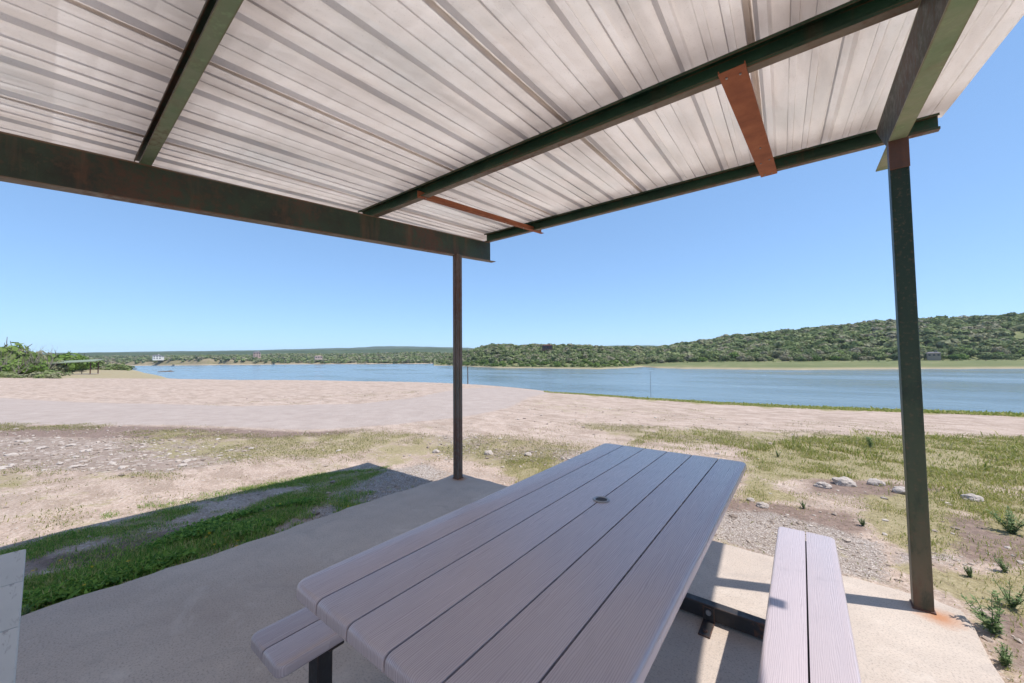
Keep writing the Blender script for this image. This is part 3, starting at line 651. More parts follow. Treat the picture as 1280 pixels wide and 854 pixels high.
def picnic_table(loc, rz, label, L=2.289, pw=0.1592, bw=0.1364, mat=None, framem=None, hole=True):
    """origin on the ground under the far right corner; table runs to -Y and -X"""
    t = empty('picnic_table', loc, rz); tag(t, label, 'table')
    gap = 0.006; n = 6; cr = 0.044; HT = 0.92; HB = 0.55
    for i in range(n):
        x0 = -(i+1)*pw+gap/2
        c = (0, 0, 0, 0)
        if i == 0: c = (0, cr, cr, 0)
        if i == n-1: c = (cr, 0, 0, cr)
        plank(L, pw-gap, 0.047, c, 0.0145, mat, 'tabletop_plank', t, (x0, -L, HT))
    bL = 2.298
    for xc in (-(-0.3485), None):
        pass
    for gx in (0.2759, -1.2744):
        bm = bmesh.new(); bx(bm, (gx, 0.0485-bL/2, HB-0.052), (0.05, bL-0.05, 0.008), 0.001); bm_obj('gap_blocker', bm, framem, t)  # added dark strip under the seat gap, stops lit ground showing through
        for s in (0, 1):
            x0 = gx+gap/2 if s else gx-bw+gap/2
            plank(bL, bw-gap, 0.047, (0, 0.032, 0.032, 0) if s else (0.032, 0, 0, 0.032), 0.0125, mat, 'seat_plank', t, (x0, 0.0485-bL, HB))
    # steel frame: two floor tubes with uprights, foot plates and bolts
    def fpart(nm, c, s, bev=0.003, par=None):
        bm = bmesh.new(); bx(bm, c, s, bev); return bm_obj(nm, bm, framem, par or t)
    for yb in (-0.225, -2.04):
        fr = fpart('floor_tube', (-0.5, yb, 0.055), (1.64, 0.062, 0.085), 0.006)
        for gx in (0.2759, -1.2744):
            fpart('seat_post', (gx, yb, 0.295), (0.075, 0.06, 0.385)); fpart('seat_bracket', (gx, yb, 0.496), (0.25, 0.06, 0.010))
        for xx in (-0.42, -0.535):
            fpart('table_post', (xx, yb+0.0, 0.475), (0.05, 0.05, 0.745))
        fpart('table_bracket', (-0.478, yb, 0.860), (0.84, 0.055, 0.022))
        for xx in (-0.20, -0.78):
            fb = fpart('foot_bracket', (xx, yb-0.10, 0.0045), (0.062, 0.16, 0.008), 0.001, fr)
            fpart('foot_bracket', (xx, yb-0.0335, 0.045), (0.062, 0.005, 0.085), 0.001, fr)
            bm = bmesh.new(); cyl(bm, (xx, yb-0.14, 0.008), (xx, yb-0.14, 0.017), 0.013, 0.012, 6); bm_obj('anchor_bolt', bm, framem, fb)
            bm = bmesh.new(); cyl(bm, (xx, yb-0.036, 0.058), (xx, yb-0.045, 0.058), 0.016, 0.014, 10); bm_obj('bolt', bm, MAT['zinc'], fb)
    if hole:
        bm = bmesh.new(); ro_, ri = 0.040, 0.027; nn = 40
        rings = [(ro_, HT+.001), (ro_-0.003, HT+.005), (ri+0.004, HT+.0055), (ri, HT+.003), (ri-0.002, HT-.03)]
        cx, cy = -0.475, -1.131
        vv = [[bm.verts.new((cx+r*math.cos(2*math.pi*i/nn), cy+r*math.sin(2*math.pi*i/nn), z)) for i in range(nn)] for r, z in rings]
        for a in range(len(rings)-1):
            for i in range(nn): bm.faces.new((vv[a][i], vv[a][(i+1) % nn], vv[a+1][(i+1) % nn], vv[a+1][i]))
        o = bm_obj('umbrella_ring', bm, MAT['zinc'], t, True)
        bm = bmesh.new(); vv = [bm.verts.new((cx+(ri+0.0035)*math.cos(2*math.pi*i/nn), cy+(ri+0.0035)*math.sin(2*math.pi*i/nn), HT+0.0015)) for i in range(nn)]; bm.faces.new(vv)
        bm_obj('hole_disc', bm, MAT['steel_frame'], o)  # dark disc set inside the umbrella ring
    return t
picnic_table((-0.354, 2.7989, 0), R(1.2943), 'mauve grey plank picnic table with two plank benches and an umbrella hole on the slab', mat=MAT['plank'], framem=MAT['steel_frame'])
# a second, white painted wooden table whose end just shows on the left
t2 = empty('wooden_table', (-1.28, -0.017, 0)); tag(t2, 'white painted wooden table with worn scratched boards standing at the left edge of the slab', 'table')
for i in range(3):
    plank(2.2, 0.313, 0.04, (0, 0, 0, 0), 0.004, MAT['white'], 'tabletop_board', t2, (-0.95+i*0.3175, -2.2, 0.92))
for yy in (-0.35, -1.85):
    for sx in (-1, 1):
        bm = bmesh.new(); cyl(bm, (-0.475+sx*0.6, yy, 0.0), (-0.475+sx*0.2, yy, 0.86), 0.045, n=4); bm_obj('leg', bm, MAT['white'], t2)
    bm = bmesh.new(); bx(bm, (-0.475, yy, 0.86), (0.85, 0.045, 0.036)); bm_obj('cleat', bm, MAT['white'], t2)
    bm = bmesh.new(); bx(bm, (-0.475, yy-0.06, 0.45), (1.3, 0.04, 0.09)); bm_obj('crossbar', bm, MAT['white'], t2)
# ---------------------------------------------------------------- small stones (stuff) and single rocks
def stone_variants(nv=6, seed=3, sub=1):
    out = []
    rg = np.random.default_rng(seed)
    for k in range(nv):
        bm = bmesh.new(); bmesh.ops.create_icosphere(bm, subdivisions=sub, radius=1.0)
        V = np.array([v.co[:] for v in bm.verts]); F = np.array([[v.index for v in f.verts] for f in bm.faces]); bm.free()
        V *= (1+rg.uniform(-0.28, 0.28, (len(V), 1))); V *= np.array([1, rg.uniform(0.6, 0.95), rg.uniform(0.4, 0.65)])
        out.append((V, F))
    return out
def scatter_mesh(name, xs, ys, size, variants, sink=0.35, tint=None):
    Vs, Fs, T = [], [], []; off = 0
    zs = ground_z(xs, ys); vi = rng.integers(0, len(variants), len(xs)); an = rng.uniform(0, 2*np.pi, len(xs))
    for k, (V0, F0) in enumerate(variants):
        id_ = np.where(vi == k)[0]
        if not len(id_): continue
        c, s = np.cos(an[id_])[:,None], np.sin(an[id_])[:,None]
        X = V0[:,0]*c-V0[:,1]*s; Y = V0[:,0]*s+V0[:,1]*c; Z = np.repeat(V0[None,:,2], len(id_), 0)
        sz = size[id_][:,None]
        P = np.stack([X*sz+xs[id_][:,None], Y*sz+ys[id_][:,None], Z*sz+(zs[id_]+size[id_]*sink*0.4)[:,None]], 2)
        Vs.append(P.reshape(-1, 3)); nV = len(V0)
        Fs.append((F0[None]+(np.arange(len(id_))*nV)[:,None,None]+off).reshape(-1, 3)); off += len(id_)*nV
        T.append(np.repeat(rng.uniform(0, 1, len(id_)), nV))
    me = npmesh(name, np.concatenate(Vs), np.concatenate(Fs)); vattr(me, 'tint', np.concatenate(T))
    return me
def sample(n, x0, x1, y0, y1, fn):
    x = rng.uniform(x0, x1, n); y = rng.uniform(y0, y1, n); w = fn(x, y)
    kp = rng.uniform(0, 1, n) < w
    kp &= ~((x > -3.97) & (x < 0.69) & (y < 3.70) & (y > -6.6))
    return x[kp], y[kp]
k = M('pebbles', 0.9, 0.2); tf = k.sep(k.attr('tint').outputs['Color'])[0]
k.color(k.mix(k.ramp(k.noise(30, 4, 0.6), [(0.3, 0.0), (0.8, 0.4)]), k.ramp(tf, [(0.0, (0.22,0.175,0.145)), (0.35, (0.34,0.275,0.23)), (0.75, (0.43,0.365,0.31)), (1.0, (0.54,0.48,0.43))]), (0.33,0.26,0.21)))
MAT['pebble'] = k.m
def dens_gravel(x, y):
    g, ro, dk, rk, gv, lush, md = masks(x, y)
    return np.clip(0.95*gv+0.06*(1-g)*(1-ro)+0.25*rk*(vnoise(x, y, 1.2, 3) > .4), 0, 1)
sv = stone_variants(6, 3, 1)
x1, y1 = sample(100000, -7.5, 2.6, -0.6, 6.2, dens_gravel)
sz = rng.lognormal(math.log(0.0058), 0.5, len(x1))
tag(link('gravel_stones', scatter_mesh('gravel_stones', x1, y1, sz, sv), MAT['pebble']), 'loose pale gravel stones lying round the slab edges', 'gravel', kind='stuff')
def dens_rocky(x, y):
    g, ro, dk, rk, gv, lush, md = masks(x, y)
    R_ = np.hypot(x, y)
    return np.clip(rk*1.0*(0.25+vnoise(x, y, 0.9, 5))+0.035+0.10*dk-0.2*ro, 0, 1)
x1, y1 = sample(60000, -22, 5, -2.5, 14, dens_rocky)
x1, y1 = x1[:16000], y1[:16000]
sz = rng.lognormal(math.log(0.017), 0.5, len(x1)); sz = np.minimum(sz, 0.055)
tag(link('scattered_stones', scatter_mesh('scattered_stones', x1, y1, sz, sv), MAT['pebble']), 'small grey and white stones strewn over the rocky ground', 'stones', kind='stuff')

# single larger rocks
def rock_mesh(name, seed):
    rg = random.Random(seed); bm = bmesh.new(); bmesh.ops.create_icosphere(bm, subdivisions=3, radius=1.0)
    import mathutils.noise as mn
    for v in bm.verts:
        n_ = v.co.normalized()
        q = 1+0.35*mn.noise(n_*1.3+Vector((seed, 0, 0)))+0.16*mn.noise(n_*3.5+Vector((0, seed, 0)))+0.06*mn.noise(n_*9)
        v.co = n_*q; v.co.z *= 0.42; v.co.y *= 0.72
    me = bpy.data.meshes.new(name); bm.to_mesh(me); bm.free(); return me
rmeshes = [rock_mesh('rock', s) for s in range(5)]
near_rocks = [(-0.62,5.06,0.07,0.5,'small pale rock beside a dark hole, nearest the table corner'),(-0.50,4.92,0.10,0.2,'flat pale rock just right of the small rock near the table corner'),
 (0.02,6.25,0.14,0.1,'flat white rock at the left end of the row behind the plank bench'),(0.24,6.58,0.20,0.4,'long white slab rock in the grass left of the right post'),
 (0.56,6.85,0.15,0.2,'low white rock half sunk in grass just left of the right post'),(0.76,6.62,0.15,2.7,'white rock leaning in the grass touching the right post in view'),
 (1.36,6.80,0.15,0.1,'single white pointed rock in the grass to the right of the post'),(-1.40,7.47,0.075,0.8,'dark shadowed rock behind the far right corner of the picnic table'),
 (-4.84,5.30,0.15,0.3,'pale boulder lying right of the left post in the thin grass'),(-5.8,4.84,0.12,0.3,'flat pale stone lying left of the left post in the thin grass'),
 (-4.15,5.62,0.12,1.0,'rough white stone between the boulder and the green tuft'),(-2.92,5.9,0.10,0.2,'low white stone just behind the table near its far left corner')]
for i, (x, y, s, a, lab) in enumerate(near_rocks):
    o = link('rock', rmeshes[i % 5], MAT['rock']); o.location = (x, y, float(ground_z(x, y))+s*0.12); o.rotation_euler = (0, 0, a); s *= 0.58; o.scale = (s, s*1.1, s*1.5)
    tag(o, lab, 'rock', 'pale rocks near the shelter')
rr_ = random.Random(5)
cnt = 0
while cnt < 36:
    x = rr_.uniform(-13.5, -5.5); y = rr_.uniform(-1.2, 4.6)
    if zone(np.array([x]), np.array([y]), 'rocky', 0.2)[0] < 0.5: continue
    s = rr_.uniform(0.035, 0.085)
    o = link('rock', rmeshes[cnt % 5], MAT['rock']); o.location = (x, y, float(ground_z(x, y))+s*0.15); o.rotation_euler = (0, 0, rr_.uniform(0, 6)); o.scale = (s, s*rr_.uniform(.7, 1), s)
    tag(o, 'grey or pale loose rock in the stony strip between the road and the left grass', 'rock', 'rocks of the stony strip'); cnt += 1

# ---------------------------------------------------------------- grass blades
def grass_mesh(name, x, y, h, w, lean=0.5, tr=None):
    n = len(x); z = ground_z(x, y)-0.004
    a = rng.uniform(0, 2*np.pi, n); la = rng.uniform(0, 2*np.pi, n); ln = rng.uniform(0.1, 1.0, n)*lean*h
    dx, dy = np.cos(a)*w*.5, np.sin(a)*w*.5; lx, ly = np.cos(la)*ln, np.sin(la)*ln
    P = np.zeros((n, 5, 3))
    P[:,0] = np.stack([x-dx, y-dy, z], 1); P[:,1] = np.stack([x+dx, y+dy, z], 1)
    P[:,2] = np.stack([x+dx*.8+lx*.35, y+dy*.8+ly*.35, z+h*.6], 1); P[:,3] = np.stack([x-dx*.8+lx*.35, y-dy*.8+ly*.35, z+h*.6], 1)
    P[:,4] = np.stack([x+lx, y+ly, z+h*(1-0.25*ln/h)], 1)
    b = (np.arange(n)*5)[:,None]
    me = npmesh(name, P.reshape(-1, 3), [b+np.array([0,1,2,3]), b+np.array([3,2,4])])
    t0 = np.repeat(rng.uniform(0, 1, n), 5); t1 = np.repeat(rng.uniform(0, 1, n) if tr is None else tr, 5)
    vattr(me, 'tint', np.stack([t0, t1, t0], 1)); return me
MAT['grass_lush'] = mat_grass('lush_grass', (0.08,0.20,0.035), (0.30,0.48,0.09), (0.50,0.47,0.18))
MAT['grass_olive'] = mat_grass('olive_grass', (0.20,0.235,0.05), (0.40,0.40,0.11), (0.60,0.50,0.28))
MAT['grass_bank'] = mat_grass('bank_grass', (0.24,0.30,0.06), (0.42,0.44,0.12), (0.50,0.46,0.20))
MAT['grass_dry'] = mat_grass('dry_grass', (0.18,0.20,0.06), (0.33,0.32,0.12), (0.52,0.43,0.25))
# lush strip in the shade left of the slab
def f_lush(x, y):
    m = zone(x, y, 'lush', 0.10); c = vnoise(x, y, 3.2, 1)*0.6+vnoise(x, y, 9, 2)*0.4
    edge = sstep(0.95, 0.35, -3.97-x)   # thickest along the slab
    band = sstep(-6.4, -5.9, x)*sstep(3.3, 2.7, y)
    c2 = vnoise(x, y, 1.7, 41)*0.55+vnoise(x, y, 6.5, 42)*0.45
    return np.clip(m*(0.15+0.85*sstep(0.32, 0.55, c+0.22*edge))+edge*0.5*m+0.32*band*sstep(0.46, 0.66, c2), 0, 1)*(x < -3.93)
x, y = sample(380000, -6.3, -3.9, -0.9, 3.9, f_lush); x, y = x[:160000], y[:160000]
edge = sstep(1.1, 0.2, -3.97-x)
h = np.minimum(rng.lognormal(math.log(0.027), 0.45, len(x)), 0.075)*(0.6+0.7*edge)*(0.7+0.6*vnoise(x, y, 4, 8))
tag(link('grass_strip', grass_mesh('grass_strip', x, y, h, 0.003+0.05*h, 0.9), MAT['grass_lush']), 'dense green grass growing in the shade along the left edge of the slab', 'grass', kind='stuff')
# broad leaved clover-like weeds on the slab edge
def f_edge(x, y): return zone(x, y, 'lush', 0.1)*(0.15+0.85*sstep(0.6, 0.05, -3.97-x))*sstep(0.35, 0.6, vnoise(x, y, 3.0, 51))*(x < -3.95)
x, y = sample(260000, -5.0, -3.9, -0.9, 3.0, f_edge); x, y = x[:26000], y[:26000]
n = len(x); hh = rng.uniform(0.01, 0.055, n); z = ground_z(x, y)+hh; s = rng.uniform(0.006, 0.016, n); a = rng.uniform(0, 6.28, n)
tx, ty = rng.normal(0, .5, n), rng.normal(0, .5, n)
P = np.zeros((n, 4, 3))
for q in range(4):
    aa = a+q*np.pi/2; ex = np.cos(aa)*s*(1.4 if q % 2 else .8); ey = np.sin(aa)*s*(1.4 if q % 2 else .8)
    P[:,q] = np.stack([x+ex, y+ey, z+ex*tx+ey*ty], 1)
me = npmesh('weed_leaves', P.reshape(-1, 3), [(np.arange(n)*4)[:,None]+np.array([0,1,2,3])]); t0 = np.repeat(rng.uniform(0, 1, n), 4); vattr(me, 'tint', np.stack([t0, t0*.6, t0], 1))
tag(link('weed_leaves', me, MAT['grass_lush']), 'small broad weed leaves spilling over the left edge of the slab', 'ground cover', kind='stuff')
# olive grass on the right and thin patches elsewhere
def f_right(x, y):
    g, ro, dk, rk, gv, lush, md = masks(x, y)
    c = vnoise(x, y, 1.3, 4)*0.45+vnoise(x, y, 4.5, 6)*0.55
    m = np.maximum(zone(x, y, 'grassr', 0.25), 0.6*sstep(0.66, 0.74, x)*sstep(14, 10, y)+0.3*sstep(4.3, 5.5, y)*sstep(11, 9, y)*(x > -3))
    return np.clip(m*(0.12+0.88*sstep(0.36, 0.58, c))*(1-0.75*dk)*(1-0.8*gv), 0, 1)
x, y = sample(1000000, -4.3, 7, 2.6, 17, lambda x, y: f_right(x, y)*np.clip(7/np.hypot(x, y), 0.35, 1)); 
h = rng.lognormal(math.log(0.026), 0.45, len(x))*(0.5+0.9*vnoise(x, y, 1.8, 9))*np.clip(np.hypot(x, y)/6, 0.8, 1.5)
tag(link('grass_patches', grass_mesh('grass_patches', x, y, h, (0.003+0.06*h)*np.clip(np.hypot(x, y)/6, 1, 2), 1.1), MAT['grass_olive']), 'yellowish green grass in patches on the right beyond the slab', 'grass', kind='stuff')
def f_sparse(x, y):
    m = zone(x, y, 'sparse', 0.4); c = vnoise(x, y, 0.8, 14)*0.5+vnoise(x, y, 3.1, 16)*0.5
    return np.clip(m*sstep(0.40, 0.62, c)+0.12*sstep(0.58, 0.75, c)*(1-zone(x, y, 'road', 0.3)), 0, 1)
x, y = sample(1100000, -20, 5, -2.5, 16, lambda x, y: f_sparse(x, y)); x, y = x[:190000], y[:190000]
h = rng.lognormal(math.log(0.02), 0.4, len(x))
tag(link('thin_grass', grass_mesh('thin_grass', x, y, h, 0.005+0.09*h, 1.2), MAT['grass_dry']), 'thin low dry grass in scattered patches over the gravel', 'grass', kind='stuff')
# band of taller grass on the bank above the water
az = rng.uniform(-34, 46, 60000); Rc = np.interp(az, CREST[:,0], CREST[:,1]); r_ = Rc+rng.uniform(-1.3, 5.0, len(az))
x, y = r_*np.sin(np.radians(az)), r_*np.cos(np.radians(az)); kp = (vnoise(x, y, 0.9, 21) > 0.08); x, y = x[kp], y[kp]
h = rng.lognormal(math.log(0.045), 0.4, len(x))*np.interp(np.degrees(np.arctan2(x, y)), [-30, 0, 15, 30], [0.5, 0.8, 1.5, 1.8])
tag(link('bank_grass', grass_mesh('bank_grass', x, y, h, 0.05+0.1*h, 0.6), MAT['grass_bank']), 'band of green grass along the top of the lake bank', 'grass', kind='stuff')

# yellow flowers in the lush strip
k = M('yellow_petals', 0.6, 0.2); k.color((0.62,0.42,0.02))
bm = bmesh.new()
for q in range(9):
    a = q*2*math.pi/9; v = [bm.verts.new(p_) for p_ in ((0,0,0), (math.cos(a-.22)*.7, math.sin(a-.22)*.7, .1), (math.cos(a), math.sin(a), .25), (math.cos(a+.22)*.7, math.sin(a+.22)*.7, .1))]; bm.faces.new(v)
fm = bpy.data.meshes.new('flower'); bm.to_mesh(fm); bm.free(); fm.materials.append(k.m)
for i in range(22):
    x = -3.99-abs(random.gauss(0, .35)); y = random.uniform(-0.5, 2.4)
    o = bpy.data.objects.new('flower', fm); C.objects.link(o); s = random.uniform(.009, .015); o.scale = (s,)*3
    o.location = (x, y, float(ground_z(x, y))+random.uniform(.05, .085)); o.rotation_euler = (random.uniform(-.5, .5), random.uniform(-.5, .5), random.uniform(0, 6))
    tag(o, 'tiny yellow flower in the green grass along the left edge of the slab', 'flower', 'yellow flowers in the grass strip')

# single leafy weeds
MAT['weed'] = mat_grass('weed_green', (0.13,0.20,0.08), (0.26,0.34,0.15), (0.42,0.42,0.22))
def weed(x, y, hgt, nst, label, seed, spread=0.6):
    rg = random.Random(seed); t = empty('weed_plant', (x, y, float(ground_z(x, y)))); tag(t, label, 'weed')
    bm = bmesh.new(); lv = bmesh.new()
    for s in range(nst):
        a = rg.uniform(0, 6.28); tilt = rg.uniform(0.1, spread); L_ = hgt*rg.uniform(0.6, 1.0)
        p0 = Vector((0, 0, 0)); N = 7; d = Vector((math.cos(a)*tilt, math.sin(a)*tilt, 1)).normalized(); pts = [p0]
        for q in range(N): 
            d = (d+Vector((rg.uniform(-.18, .18), rg.uniform(-.18, .18), .08))).normalized(); pts.append(pts[-1]+d*L_/N)
        for q in range(N):
            cyl(bm, pts[q], pts[q+1], 0.0035*(1-q/N*.7), 0.0035*(1-(q+1)/N*.7), 5, False)
            for _ in range(6):
                c = pts[q].lerp(pts[q+1], rg.random()); aa = rg.uniform(0, 6.28); l = hgt*rg.uniform(.10, .24)*(1-.35*q/N)
                o_ = Vector((math.cos(aa), math.sin(aa), rg.uniform(-.1, .9))).normalized(); sd = o_.cross(Vector((0, 0, 1))).normalized()*l*.17
                v = [lv.verts.new(p_) for p_ in (c, c+o_*l*.45+sd, c+o_*l, c+o_*l*.45-sd)]; lv.faces.new(v)
    s_ = bm_obj('stem', bm, MAT['weed'], t); l_ = bm_obj('foliage', lv, MAT['weed'], t)
    n_ = len(l_.data.vertices); tt = np.repeat(rng.uniform(0, 1, n_//4+1), 4)[:n_]; vattr(l_.data, 'tint', np.stack([tt, tt*.7, tt], 1))
    vattr(s_.data, 'tint', np.full(len(s_.data.vertices), .3))
weed(0.76, 3.52, 0.24, 8, 'spiky grey green weed against the right edge of the slab before the post', 1, 0.9)
weed(0.93, 3.95, 0.17, 7, 'low green weed beside the foot of the right post', 2, 0.9)
weed(1.36, 5.66, 0.24, 12, 'bushy grey green thistle weed in the grass at the right side', 3, 0.9)
weed(0.78, 10.05, 0.28, 6, 'small upright weed in the grass left of the right post', 4, 0.4)
weed(-0.55, 7.9, 0.13, 8, 'low round green weed behind the picnic table corner', 5, 0.9)
weed(-3.98, -0.02, 0.10, 8, 'low green weed at the corner of the white table', 6, 0.9)
weed(1.05, 4.55, 0.12, 7, 'small green weed in bare soil right of the post', 7, 0.9)

weed(0.72, 3.20, 0.12, 9, 'low leafy weed at the slab edge nearest the bottom right corner', 8, 1.0)
weed(1.12, 4.15, 0.13, 10, 'spreading green weed in the grass behind the spiky weeds', 9, 1.0)
weed(0.83, 4.30, 0.09, 9, 'small round weed just behind the foot of the right post', 10, 1.0)
weed(1.75, 6.35, 0.16, 10, 'leafy weed in the grass right of the single white rock', 11, 0.9)
weed(0.30, 4.95, 0.09, 9, 'small green tuft in bare soil left of the right post', 12, 1.0)
weed(-0.15, 5.15, 0.09, 9, 'small green tuft behind the far end of the plank bench', 13, 1.0)
# ---------------------------------------------------------------- trees
FOL = [(0.0, (0.10,0.14,0.06)), (0.25, (0.15,0.195,0.075)), (0.5, (0.22,0.27,0.10)), (0.66, (0.28,0.29,0.16)), (0.8, (0.31,0.275,0.20)), (1.0, (0.29,0.35,0.11))]
FOLB = [(0.0, (0.09,0.16,0.03)), (0.5, (0.15,0.24,0.045)), (1.0, (0.22,0.28,0.08))]
MAT['fol'] = mat_foliage('hill_foliage', FOL); MAT['folb'] = mat_foliage('bright_foliage', FOLB)
MAT['fols'] = mat_foliage('woodland_foliage', FOL, 'attr')
MAT['twig'] = mat_flat('bare_twigs', (0.24,0.205,0.17), 0.9, 0.1)
def crown_arrays(rg, nleaf, rad=1.0, flat=0.75, leaf=0.11, lobes=8, up=0.15):
    """leaf quads spread through lobes; unit crown radius about 1, base at z=0"""
    cs = []
    for k in range(lobes):
        a = rg.uniform(0, 2*np.pi); r = rg.uniform(0.15, 0.62)*rad
        cs.append((r*np.cos(a), r*np.sin(a), rg.uniform(0.25, 1.0)*flat, rg.uniform(0.30, 0.52)))
    cs.append((0, 0, 0.75*flat, 0.55)); cs = np.array(cs)
    k = rg.integers(0, len(cs), nleaf); d = rg.normal(0, 1, (nleaf, 3)); d /= np.linalg.norm(d, axis=1)[:,None]
    rr = rg.uniform(0.55, 1.05, nleaf)**0.6
    P = cs[k, :3]+d*cs[k, 3][:,None]*rr[:,None]*np.array([1, 1, 0.8])
    P[:,2] = np.maximum(P[:,2], 0.02)
    nrm = d+np.array([0,0,.25])+rg.normal(0, .33, (nleaf, 3)); nrm /= np.linalg.norm(nrm, axis=1)[:,None]
    t = np.cross(nrm, rg.normal(0, 1, (nleaf, 3))); t /= np.linalg.norm(t, axis=1)[:,None]; b = np.cross(nrm, t)
    s = leaf*rg.uniform(0.6, 1.35, nleaf)[:,None]
    Q = np.stack([P-t*s-b*s*.7, P+t*s-b*s*.6, P+t*s*.8+b*s, P-t*s*.7+b*s*.8], 1)
    lv = np.repeat(np.clip(rg.normal(0.3, 0.3, nleaf), 0, 1), 4)
    return Q.reshape(-1, 3), lv
def crown_mesh(name, seed, nleaf=420, **kw):
    rg = np.random.default_rng(seed); V, lv = crown_arrays(rg, nleaf, **kw)
    me = npmesh(name, V, [(np.arange(nleaf)*4)[:,None]+np.arange(4)]); vattr(me, 'leaf', lv); return me
def trunk_mesh(name, seed, bare=False):
    rg = random.Random(seed); bm = bmesh.new()
    def limb(p, d, L_, r, n, depth):
        for q in range(n):
            d = (d+Vector((rg.uniform(-.25, .25), rg.uniform(-.25, .25), rg.uniform(-.05, .15)))).normalized(); e = p+d*L_/n
            cyl(bm, p, e, r*(1-q/n*.6), r*(1-(q+1)/n*.6), 5, False); p = e
            if depth and q: limb(p, (d+Vector((rg.uniform(-1, 1), rg.uniform(-1, 1), rg.uniform(0, .6)))).normalized(), L_*.6, r*.5, max(2, n-1), depth-1)
    for s in range(2 if not bare else 4):
        a = rg.uniform(0, 6.28); limb(Vector((0, 0, -0.25)), Vector((math.cos(a)*.35, math.sin(a)*.35, 1)).normalized(), 1.0, 0.05 if not bare else .03, 4, 1 if not bare else 3)
    me = bpy.data.meshes.new(name); bm.to_mesh(me); bm.free(); return me
CROWNS = [crown_mesh('crown', s, 650, lobes=9, leaf=0.085) for s in range(8)]
TRUNKS = [trunk_mesh('trunk', s) for s in range(3)]; BARE = [trunk_mesh('bare_branches', s+40, True) for s in range(2)]
for me_ in CROWNS: me_.materials.append(MAT['fol'])
CROWNB = []
for me_ in CROWNS[:4]:
    c_ = me_.copy(); c_.name = 'crown'; c_.materials.clear(); c_.materials.append(MAT['folb']); CROWNB.append(c_)
for me_ in TRUNKS: me_.materials.append(MAT['bark'])
for me_ in BARE: me_.materials.append(MAT['twig'])
def tree(x, y, z, r, h, label, group, i, bright=False, name='tree', cat='tree', bare=False):
    t = empty(name, (x, y, z), (i*2.399) % 6.28); t.scale = (r, r, h/1.2); tag(t, label, cat, group)
    if bare:
        o = bpy.data.objects.new('branches', BARE[i % 2]); C.objects.link(o); o.parent = t; return t
    src = CROWNB if bright else CROWNS
    o = bpy.data.objects.new('crown', src[i % len(src)]); C.objects.link(o); o.parent = t
    o2 = bpy.data.objects.new('trunk', TRUNKS[i % 3]); C.objects.link(o2); o2.parent = t
    return t
# ---------------------------------------------------------------- far land
YAWR = R(YAW)
def depth_of(az): return np.cos(np.radians(az)+YAWR)      # forward distance per unit radius
def polar_land(name, az, rf, rows, mat, noise=0.0):
    """rows: list of (radius array, z array) from shore outwards"""
    V = []
    for (rad, z) in rows:
        V.append(np.stack([rad*np.sin(np.radians(az)), rad*np.cos(np.radians(az)), z], 1))
    V = np.concatenate(V); n = len(az); m = len(rows)
    i, j = np.meshgrid(np.arange(m-1), np.arange(n-1), indexing='ij'); a = (i*n+j).ravel()
    return link(name, npmesh(name, V, [np.stack([a, a+1, a+n+1, a+n], 1)], True), mat)
def nz(x, seed): 
    return np.interp(x, np.arange(-200, 201, 1.0), np.random.default_rng(seed).uniform(-1, 1, 401))
# right hill: shore radius, bench width, ridge elevation angle (per unit depth)
H_AZ = np.array([-50.5,-48.5,-45,-41.2,-34,-25.7,-21.5,-19.8,-18,-14.8,-8,-1.4,6,14.7,22,32,45,60.])
H_RF = np.array([372, 363, 300, 255, 232, 214, 235, 262, 235, 222, 216, 216, 238, 271, 290, 310, 340, 400.])
H_W  = np.array([4, 6, 8, 9, 9, 10, 14, 20, 34, 52, 60, 62, 66, 70, 70, 70, 70, 70.])
H_RG = np.array([1.35,1.35,1.4,1.55,1.6,1.7,1.8,1.9,2.0,2.05,2.1,2.1,2.05,2.0,2.0,2.0,2.0,2.0])
# pixels above the horizon reached by the tree tops on the ridge
H_PX = np.array([3, 8, 13.5, 19.5, 18, 16.5, 14.5, 12.5, 12.5, 16, 26, 32, 42, 49.5, 50, 48, 44, 40.])
TH = 4.2
def hill(az, f):
    """height of the right hill at azimuth az and fraction f: 0 shore, .25 foot of the slope, 1 ridge, 2 behind"""
    rf = np.interp(az, H_AZ, H_RF)+nz(az*0.9, 1)*2.5; w = np.interp(az, H_AZ, H_W); rg_ = rf*np.interp(az, H_AZ, H_RG)
    px = np.interp(az, H_AZ, H_PX)+nz(az*0.35, 2)*0.8
    zr = CAM_H+px/FOC*rg_*depth_of(az)-TH
    zf = np.interp(w, [4, 10, 60], [-4.2, -3.9, -1.6])
    rad = np.where(f < .25, rf+w*f/.25, np.where(f <= 1, rf+w+(rg_-rf-w)*(f-.25)/.75, rg_+(f-1)*220))
    t = np.clip((f-.25)/.75, 0, 1); s = np.sin(t*np.pi/2)**1.25
    z = np.where(f < .25, -5+(zf+5)*np.clip(f/.25, 0, 1)**0.7, np.where(f <= 1, zf+(zr-zf)*s, zr-(f-1)*18))
    z = z+np.where((f > .3) & (f < 1.4), 1.1*nz(az*0.8+f*7, 4)*np.minimum(1, (f-.25)*4), 0)
    return rad, z
def mat_far(name, stops, bank, scale=0.05):
    k = M(name, 0.95, 0.1)
    a = k.noise(scale, 6, 0.65); b = k.noise(scale*6, 4, 0.6)
    c = k.ramp(k.math('ADD', k.math('MULTIPLY', a, .6), k.math('MULTIPLY', b, .4)), stops)
    sp = k.n.new('ShaderNodeSeparateXYZ'); k.L(k.co.outputs['Object'], sp.inputs[0])
    zz = k.math('ADD', sp.outputs[2], k.math('MULTIPLY', k.math('SUBTRACT', b, .5), 0.8))
    c = k.mix(k.ramp(k.math('MULTIPLY', k.math('ADD', zz, 5.0), 0.6), [(0.1, 1.0), (0.6, 0.0)]), c, bank)
    k.color(c); return k.m
